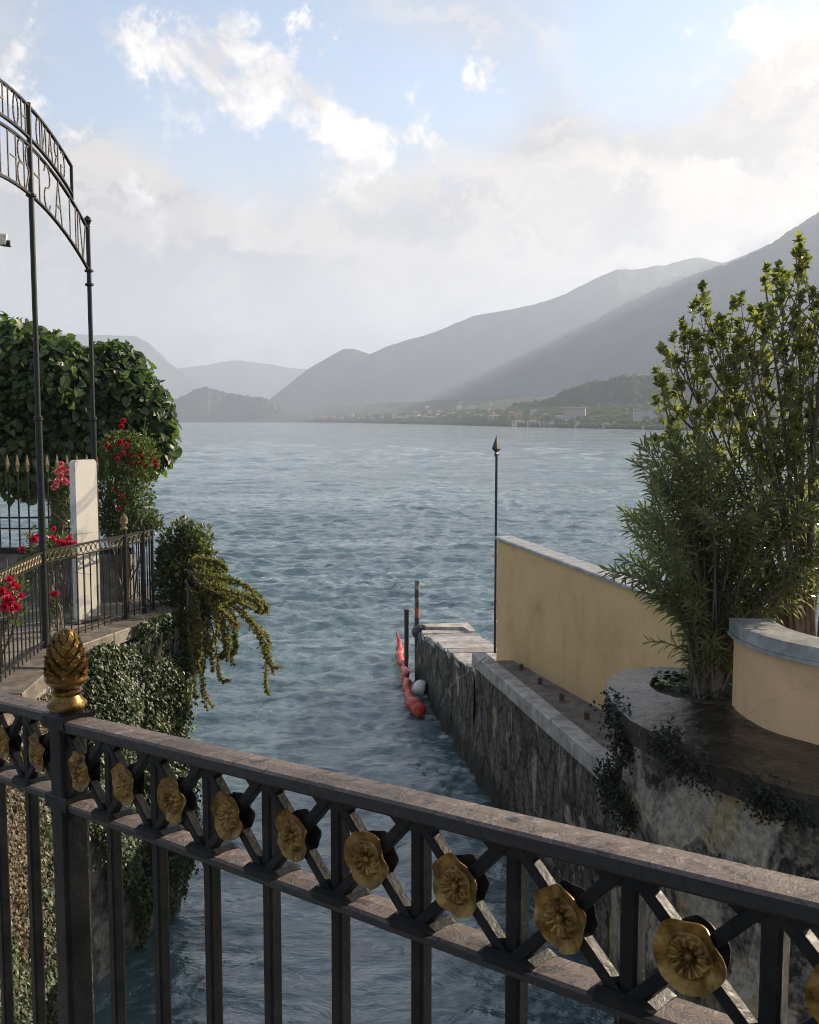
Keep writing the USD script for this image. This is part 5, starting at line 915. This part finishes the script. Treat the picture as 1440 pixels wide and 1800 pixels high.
part(ct, 'branches', m.get(), TWIG); part(ct, 'leaves', leaves(OV2, np.array(LP), np.array(LD), np.array(LN), 0.034 * r_.uniform(0.7, 1.3, len(LP))), L_COT, kind='stuff')
# --- oleander in the planter
def in_poly(poly, n, r_):
    pg = Polygon(poly); a, b, c_, d_ = pg.bounds; out = []
    import shapely
    while len(out) < n:
        q = np.c_[r_.uniform(a, c_, 400), r_.uniform(b, d_, 400)]; out += list(q[shapely.contains_xy(pg, q[:, 0], q[:, 1])])
    return np.array(out[:n])
r_ = np.random.default_rng(40); ob = atz(1248, 1224, PZ - 0.08); ole = thing('oleander', 'large oleander with narrow dark leaves growing out of the stone planter', 'oleander', ob)
reg = [(1095, 870), (1112, 805), (1150, 752), (1250, 742), (1350, 752), (1470, 765), (1540, 900), (1500, 1030), (1420, 1075), (1345, 1050), (1300, 1110), (1250, 1130), (1190, 1090), (1130, 1030), (1085, 1000), (1098, 940)]
tips = in_poly(reg, 165, r_); tips = np.vstack([tips, [(1066, 1003), (1100, 985), (1095, 900), (1118, 815), (1145, 1128), (1085, 1005), (1240, 790), (1130, 1040), (1310, 1090), (1300, 1130), (1250, 1150), (1150, 1060), (1105, 930), (1390, 1060)], in_poly([(1225, 1090), (1330, 1080), (1325, 1150), (1290, 1195), (1235, 1185)], 34, r_)])
mm = MB(); LP, LD, LN, LS = [], [], [], []
for i, (x, y) in enumerate(tips):
    dep = ob[1] + r_.uniform(-0.75, 0.9) * min(1, (1240 - y) / 250 if y < 1180 else 0.2); tip = aty(x, y, max(7.6, dep)); b0 = ob + [r_.uniform(-0.16, 0.12), r_.uniform(-0.1, 0.14), -0.03]
    h = tip[2] - b0[2]; mid1 = b0 + [(tip[0] - b0[0]) * 0.22, (tip[1] - b0[1]) * 0.22, h * 0.45 + 0.05]; mid2 = b0 + [(tip[0] - b0[0]) * 0.62 + r_.uniform(-.06, .06), (tip[1] - b0[1]) * 0.62, h * 0.80 + 0.06]
    w = make_interp_spline([0, 0.4, 0.75, 1], np.array([b0, mid1, mid2, tip]), k=3)(np.linspace(0, 1, 24))
    if i % 2 == 0 or 164 < i < 179: mm.add(*tube(w, np.linspace(0.018, 0.004, 24), 5))
    else: mm.add(*tube(w[10:], np.linspace(0.009, 0.004, 14), 5))
    Ld = np.linalg.norm(np.diff(w, axis=0), axis=1).sum(); lf = min(0.85, r_.uniform(0.55, 0.95) / Ld) if i < 165 else min(0.5, 0.45 / Ld)
    t_ = np.linspace(1 - lf, 1, int(lf * Ld / 0.042) + 2); W_ = make_interp_spline(np.linspace(0, 1, 24), w, k=1)(t_); G_ = norm_rows(np.gradient(w, axis=0)); G_ = make_interp_spline(np.linspace(0, 1, 24), G_, k=1)(t_)
    for j in range(len(t_)):
        g = unit(G_[j]); a = unit(np.cross(g, [0.3, 0.9, 0.2])); bb = np.cross(g, a); ph = j * 1.05 + r_.random() * 0.4
        for s in range(3):
            rad = math.cos(ph + s * 2.094) * a + math.sin(ph + s * 2.094) * bb; top = j / len(t_); open_ = 1.15 - 0.55 * top ** 2
            d = g * math.cos(open_) + rad * math.sin(open_) + r_.normal(size=3) * 0.16 + [0, 0, -0.12]; LP.append(W_[j]); LD.append(d); LN.append(g + r_.normal(size=3) * 0.2); LS.append(r_.uniform(0.12, 0.20) * (1 - 0.35 * top ** 3))
LP, LD, LN, LS = map(np.array, (LP, LD, LN, LS))
part(ole, 'stems', mm.get(), TWIG, smooth=60); pick_leaves(ole, 'leaf', LANCE, LP, LD, LN, LS, L_OLE, 300, 'foliage', score=-LP[:, 1] + LS * 3 + 0.5 * r_.random(len(LP)))
# low plants in the planter bed
P = in_poly([(1150, 1196), (1200, 1190), (1260, 1192), (1285, 1200), (1282, 1234), (1240, 1232), (1190, 1222), (1160, 1212)], 420, r_); W_ = np.array([atz(x, y, PZ - 0.08) for x, y in P]); W_[:, 2] += r_.random(len(W_)) * 0.09
solo('ground_ivy', 'low ivy and dead leaves covering the soil of the stone planter', 'ground cover', leaves(IVYL, W_, np.c_[r_.normal(size=(len(P), 2)), r_.uniform(-0.2, 0.5, len(P))], np.c_[r_.normal(size=(len(P), 2)) * 0.4, np.ones(len(P))], 0.06 * r_.uniform(0.6, 1.3, len(P))), L_IVY, kind='stuff')
# --- tall bright shrub tree behind the low curved wall
r_ = np.random.default_rng(52); YB = 9.75; tb = np.array([aty(1425, 900, YB)[0], YB, PZ - 0.2]); tall = thing('young_tree', 'tall airy young tree with upright twigs and small bright leaves at the right edge', 'tree', tb)
regt = [(1150, 770), (1152, 660), (1168, 610), (1200, 560), (1232, 505), (1262, 560), (1300, 515), (1312, 560), (1345, 468), (1375, 490), (1405, 418), (1440, 455), (1500, 400), (1600, 450), (1640, 800), (1440, 850), (1300, 800)]
tipsT = np.vstack([in_poly(regt, 310, r_), [(1234, 503), (1240, 520), (1302, 520), (1404, 418), (1350, 470), (1385, 482), (1415, 450), (1163, 610), (1155, 650), (1155, 700), (1185, 590), (1200, 565), (1345, 490), (1370, 470), (1150, 770), (1265, 560)]])
mm = MB(); LP, LD, LN, LS = [], [], [], []
mains = []
for x, y in ((1180, 620), (1240, 560), (1300, 580), (1345, 500), (1400, 450), (1450, 470), (1520, 480), (1210, 720), (1580, 560), (1270, 650), (1330, 640), (1380, 600), (1430, 640), (1200, 800), (1280, 780)):
    tip = aty(x, y, YB + r_.uniform(-0.5, 0.5)); w = make_interp_spline([0, 0.35, 0.7, 1], np.array([tb + [r_.uniform(-.2, .2), r_.uniform(-.15, .15), 0], tb + (tip - tb) * [0.25, 0.3, 0.38], tb + (tip - tb) * [0.62, 0.62, 0.72], tip]), k=3)(np.linspace(0, 1, 30)); mains.append(w); mm.add(*tube(w, np.linspace(0.036, 0.006, 30), 6))
MS = np.vstack(mains)
for i, (x, y) in enumerate(tipsT):
    tip = aty(x, y, YB + r_.uniform(-0.6, 0.6)); c0 = MS[(MS[:, 2] < tip[2] - min(0.55, 0.25 + 0.2 * (tip[2] - tb[2] - 1.0)))] if tip[2] > tb[2] + 1.0 else MS[MS[:, 2] < tip[2] - 0.25]; dd = np.linalg.norm((c0 - tip) * [1, 1, 0.55], axis=1); s0 = c0[np.argmin(dd + r_.random(len(dd)) * 0.45)]
    w = make_interp_spline([0, 0.5, 1], np.array([s0, s0 + (tip - s0) * [0.62, 0.62, 0.42], tip]), k=2)(np.linspace(0, 1, 12)); mm.add(*tube(w, np.linspace(0.009, 0.0028, 12), 4)); Ld = np.linalg.norm(np.diff(w, axis=0), axis=1).sum()
    n_l = int(min(Ld, 0.42) / 0.034) + 2; t_ = 1 - np.linspace(0, min(0.42, Ld * 0.8) / Ld, n_l) ** 1.3 ; W_ = make_interp_spline(np.linspace(0, 1, 12), w, k=1)(np.clip(t_, 0, 1)); g = unit(w[-1] - w[-3])
    for j in range(n_l):
        for s in range(7 if j < 4 else (2 if r_.random() < 0.6 else 0)):
            rad = norm_rows(r_.normal(size=(1, 3)))[0]; LP.append(W_[j] + rad * 0.008); LD.append(rad * 0.85 + g * 0.5); LN.append(g + r_.normal(size=3) * 0.35); LS.append(r_.uniform(0.038, 0.078))
part(tall, 'trunk', tube([tb + [0, 0, -0.1], tb + [0, 0, 0.25]], [0.14, 0.10], 10), BARK); part(tall, 'branches', mm.get(), TWIG, smooth=60); part(tall, 'crown', leaves(OV, np.array(LP), np.array(LD), np.array(LN), np.array(LS)), L_TALL, kind='stuff')
# garden bed that it grows from
bed = [(2.9, 9.6), (3.25, 9.05), (4.2, 8.0), (6.5, 8.0), (6.5, 9.8), (3.3, 10.1)]
o = usdkit.mesh(stage, '/World/garden_bed', prism(bed, -1.0, PZ - 0.12), SOIL); data(o.GetPrim(), label='earth bed between the ochre and apricot walls', category='soil', kind='structure')
# --- dark tufts of moss and maidenhair hanging under the planter slab
r_ = np.random.default_rng(61)
def tuft(label, pts, n, spread, size, matl):
    P, D = [], []
    for x, y in pts:
        d_ = ray(x, y); best = min(((np.linalg.norm(np.cross(np.array([q[0], q[1], 0]) - [0, 0, 0], [d_[0], d_[1], 0])) / np.linalg.norm(d_[:2]), k) for k, q in enumerate(front)), key=lambda u: u[0])[1]
        c_ = aty(x, y, front[best][1] - 0.0); c_ = c_ + np.array([0.02, 0.03, 0]); q = c_ + r_.normal(size=(n, 3)) * spread; P.append(q); D.append(np.c_[r_.normal(size=(n, 2)) * 0.6 - [0.1, 0.3], r_.uniform(-1, 0.15, n)])
    P, D = np.vstack(P), np.vstack(D); solo('wall_moss', label, 'wall plants', leaves(OV2, P, D, r_.normal(size=P.shape) + [0, -0.6, 0.4], size * r_.uniform(0.6, 1.4, len(P))), matl, kind='stuff')
L_MOSS = leafy('wall_moss_leaf', [(0.1, (0.012, 0.014, 0.008)), (0.6, (0.03, 0.034, 0.016)), (1.0, (0.07, 0.068, 0.035))], 0.1, 0.6)
tuft('dark moss tufts on the left corner of the planter wall', [(1090, 1268), (1095, 1300), (1102, 1325), (1078, 1355), (1070, 1390), (1085, 1410), (1100, 1430), (1075, 1250), (1065, 1370)], 300, (0.06, 0.05, 0.085), 0.04, L_MOSS)
tuft('dark moss tufts under the middle of the planter slab', [(1160, 1310), (1180, 1320), (1195, 1335), (1205, 1345), (1170, 1300), (1230, 1350), (1250, 1362)], 260, (0.06, 0.05, 0.06), 0.038, L_MOSS)
tuft('dark moss tufts under the planter slab near the right edge', [(1330, 1390), (1350, 1400), (1375, 1412), (1345, 1420), (1395, 1420), (1420, 1432)], 260, (0.06, 0.05, 0.05), 0.035, L_MOSS)
# ------------------------------------------------------------------ village, hotels and woods on the far shore
r_ = np.random.default_rng(90)
WALLS = [plain('house_cream', (0.44, 0.39, 0.31), 0.8), plain('house_white', (0.52, 0.50, 0.46), 0.8), plain('house_tan', (0.45, 0.34, 0.22), 0.8), plain('house_terracotta', (0.45, 0.25, 0.16), 0.8)]
ROOF = plain('roof_tile', (0.26, 0.13, 0.09), 0.85); GLASSD = plain('dark_window', (0.05, 0.06, 0.07), 0.25)
sxy = np.array([atz(x, y, 0.0) for x, y in [(430, 741.5), (545, 742.4), (640, 743.8), (780, 746.6), (880, 749.6), (1000, 752.2), (1150, 755.5), (1300, 758.5), (1500, 762)]])
def shore_at(x):                        # distance of the waterline in the direction of photo column x
    y = np.interp(x, [430, 545, 640, 780, 880, 1000, 1150, 1300, 1500], [741.5, 742.4, 743.8, 746.6, 749.6, 752.2, 755.5, 758.5, 762]); return atz(x, y, 0.0)
import trimesh.ray.ray_triangle as rt_
LAND = [trimesh.ray.ray_triangle.RayMeshIntersector(hill_mesh), trimesh.ray.ray_triangle.RayMeshIntersector(shore_mesh)]
def land_at(x, y):
    d = ray(x, y); best = None
    for q in LAND:
        loc, _, _ = q.intersects_location(CAM[None], d[None], multiple_hits=False)
        if len(loc) and (best is None or np.linalg.norm(loc[0] - CAM) < np.linalg.norm(best - CAM)): best = loc[0]
    return best
def box(c0, c1, ang, cx, cy):
    m = trimesh.creation.box(bounds=[c0, c1]); m.apply_transform(trimesh.transformations.rotation_matrix(ang, [0, 0, 1])); m.apply_translation([cx, cy, 0]); return m
def house(label, x, ybase, w, h, wall, hip=True, group=None, floors=2, cols=3, name='house', cat='house', depth=0.8):
    p = land_at(x, ybase); p = shore_at(x) * 1.01 if p is None else p
    s = np.linalg.norm(p - CAM) / FPX; W_, H_ = w * s, h * s; D_ = W_ * depth; ang = math.atan2(-p[0], p[1]) + r_.uniform(-0.25, 0.25)
    t = thing(name, label, cat, p, group=group); z0 = p[2] - H_ * 0.3; z1 = p[2] + H_ * (0.8 if hip else 0.97); X, Y = p[0], p[1]
    part(t, 'wall', box([-W_ / 2, -D_ / 2, z0], [W_ / 2, D_ / 2, z1], ang, X, Y), wall)
    e = W_ * 0.05
    if hip:
        v = np.array([[-W_ / 2 - e, -D_ / 2 - e, z1], [W_ / 2 + e, -D_ / 2 - e, z1], [W_ / 2 + e, D_ / 2 + e, z1], [-W_ / 2 - e, D_ / 2 + e, z1], [-W_ * 0.2, 0, z1 + H_ * 0.24], [W_ * 0.2, 0, z1 + H_ * 0.24]]); f = np.array([[0, 1, 5], [0, 5, 4], [1, 2, 5], [2, 3, 4], [2, 4, 5], [3, 0, 4], [0, 2, 1], [0, 3, 2]])
        m = trimesh.Trimesh(v, f, process=False); m.apply_transform(trimesh.transformations.rotation_matrix(ang, [0, 0, 1])); m.apply_translation([X, Y, 0]); part(t, 'roof', m, ROOF)
    else:
        part(t, 'roof', box([-W_ / 2 - e, -D_ / 2 - e, z1 + 0.01], [W_ / 2 + e, D_ / 2 + e, z1 + H_ * 0.04], ang, X, Y), WALLS[1])
    for i in range(floors):
        for j in range(cols):
            cx_ = -W_ / 2 + W_ * (j + 0.5) / cols; cz = p[2] + H_ * 0.06 + (z1 - p[2] - H_ * 0.06) * (i + 0.5) / floors; ww, hh = W_ / cols * 0.24, (z1 - p[2]) / floors * 0.3
            part(t, 'window', box([cx_ - ww, -D_ / 2 - 0.06 * s * 4, cz - hh], [cx_ + ww, -D_ / 2 + 0.02, cz + hh], ang, X, Y), GLASSD)
    return t
house('long flat roofed pinkish lakeside hotel with rows of windows below the green hill', 1010, 738, 37, 21, plain('hotel_pink', (0.48, 0.38, 0.32), 0.8), False, None, 5, 9, 'hotel', 'hotel', 0.45)
house('white flat roofed lakeside hotel further right below the green hill', 1131, 739, 32, 18, WALLS[1], False, None, 4, 8, 'hotel', 'hotel', 0.45)
for x, y, w, h, k, lab in ((870, 738, 22, 9, 2, 'wide tan villa at the left end of the lakeside village'), (899, 736, 13, 13, 3, 'tall terracotta house in the lakeside village'), (913, 736, 11, 11, 3, 'shorter terracotta house beside the tall one in the village'), (912, 747, 21, 8, 1, 'long pale villa near the water below the terracotta houses'), (936, 747, 19, 8, 0, 'cream lakeside villa right of the long pale one'), (956, 747, 17, 6, 1, 'low pale villa by the water left of the pink hotel'), (939, 726, 13, 6, 1, 'white house among the trees above the village'), (959, 731, 9, 5, 1, 'small white house left of the pink hotel'), (983, 737, 12, 7, 1, 'white annex at the left side of the pink hotel'), (971, 748, 8, 8, 1, 'narrow white boathouse at the water below the pink hotel'), (1015, 749, 10, 9, 1, 'pale stair house at the water under the pink hotel'), (1067, 750, 14, 7, 0, 'small cream villa midway between the two hotels'), (1133, 753, 9, 4, 1, 'small white boathouse under the white hotel'), (1175, 752, 13, 7, 1, 'white house half hidden by the young tree')):
    house(lab, x, y, w, h, WALLS[k], True, None, 2, 3)
G = 'far houses on the hazy shore'
for i in range(64):
    x = r_.uniform(548, 880); y = np.interp(x, [548, 700, 880], [738, 736, 735]) - abs(r_.normal()) * np.interp(x, [548, 700, 780, 880], [3, 8, 20, 26]) * 0.5 + 2
    p = land_at(x, y)
    if p is None: continue
    s = np.linalg.norm(p - CAM) / FPX; w, h = r_.uniform(5, 10), r_.uniform(4, 6.5); k = int(r_.choice([0, 1, 1, 2, 3])); t = thing('house', f"tiny {('cream', 'white', 'tan', 'terracotta')[k]} house on the hazy far shore, {('close to the foot of the wooded headland', 'midway along the flat shore', 'under the middle ridge', 'just left of the lakeside village')[min(3, int((x - 548) / 83))]}", 'house', p, group=G); ang = math.atan2(-p[0], p[1]) + r_.uniform(-.4, .4); W_, H_ = w * s, h * s
    part(t, 'wall', box([-W_ / 2, -W_ * .35, p[2] - H_ * .4], [W_ / 2, W_ * .35, p[2] + H_ * .75], ang, p[0], p[1]), WALLS[k])
    v = np.array([[-W_ * .55, -W_ * .4, p[2] + H_ * .75], [W_ * .55, -W_ * .4, p[2] + H_ * .75], [W_ * .55, W_ * .4, p[2] + H_ * .75], [-W_ * .55, W_ * .4, p[2] + H_ * .75], [-W_ * .3, 0, p[2] + H_ * 1.05], [W_ * .3, 0, p[2] + H_ * 1.05]]); m = trimesh.Trimesh(v, np.array([[0, 1, 5], [0, 5, 4], [1, 2, 5], [2, 3, 4], [2, 4, 5], [3, 0, 4]]), process=False); m.apply_transform(trimesh.transformations.rotation_matrix(ang, [0, 0, 1])); m.apply_translation([p[0], p[1], 0]); part(t, 'roof', m, ROOF)
# woods: clumps of leaf-like faces scattered over the hill and the shore, one mass
def clump(seed, cyp=False):
    q = np.random.default_rng(seed); n = 70; u = norm_rows(q.normal(size=(n, 3))); rad = 0.75 + 0.3 * q.random(n); P = u * rad[:, None] * ([0.28, 0.28, 1.0] if cyp else [1, 1, 0.8]); D = norm_rows(u + q.normal(size=u.shape) * 0.7); return leaves(OV2, P - D * 0.25, D, u + [0, 0, 0.4], 0.75 if not cyp else 0.4)
L_WOOD = leafy('far_wood_leaf', [(0.1, (0.05, 0.072, 0.026)), (0.5, (0.095, 0.125, 0.042)), (0.9, (0.17, 0.19, 0.065))], 0.35, 0.8)
pi = UsdGeom.PointInstancer.Define(stage, '/World/far_woods'); protos = []
for k in range(4):
    v, f = clump(k, k == 3); core = trimesh.creation.icosphere(1, 0.78); core.apply_scale([0.25, 0.25, 0.95] if k == 3 else [1, 1, 0.8]); m = MB().add(v, f).add(core); o = usdkit.mesh(stage, f'/World/far_woods/clump_{k:03d}', m.get(), L_WOOD); protos.append(o.GetPath())
pts, ids, scs = [], [], []
def sow(poly, n, lo, hi, cyp=0.0):
    for x, y in in_poly(poly, n, r_):
        p = land_at(x, y)
        if p is None: continue
        s = np.linalg.norm(p - CAM) / FPX * r_.uniform(lo, hi); c_ = r_.random() < cyp; pts.append(p + [0, 0, s * (1.2 if c_ else 0.35)]); ids.append(3 if c_ else int(r_.integers(3))); scs.append((s * r_.uniform(.8, 1.2), s * r_.uniform(.8, 1.2), s * (1.6 if c_ else r_.uniform(.8, 1.2))))
sow([(880, 735), (895, 722), (906, 712), (945, 707), (970, 703), (995, 689), (1032, 675), (1068, 670), (1118, 661), (1250, 657), (1450, 645), (1450, 752), (1150, 747), (1000, 744), (900, 744)], 2600, 2.4, 5.2)
sow([(548, 738), (640, 733), (700, 729), (780, 722), (880, 722), (890, 738), (700, 740), (548, 741)], 1500, 1.3, 3.2)
sow([(548, 741), (640, 742), (780, 745), (880, 748), (1150, 754), (1250, 756), (1250, 750), (1000, 746), (880, 742), (700, 739), (548, 739)], 700, 1.5, 3.6, 0.12)
sow([(795, 746), (890, 748.5), (890, 738), (860, 733), (800, 739)], 130, 2.0, 3.8, 0.5)
pi.CreatePrototypesRel().SetTargets(protos); pi.CreatePositionsAttr(Vt.Vec3fArray.FromNumpy(np.array(pts, np.float32))); pi.CreateProtoIndicesAttr(Vt.IntArray.FromNumpy(np.array(ids, np.int32))); pi.CreateScalesAttr(Vt.Vec3fArray.FromNumpy(np.array(scs, np.float32)))
a = r_.uniform(0, 2 * PI, len(pts)); pi.CreateOrientationsAttr(Vt.QuathArray([Gf.Quath(math.cos(x / 2), 0, 0, math.sin(x / 2)) for x in a]))
data(pi.GetPrim(), label='far woods covering the green hill and lining the opposite shore', category='woods', kind='stuff')
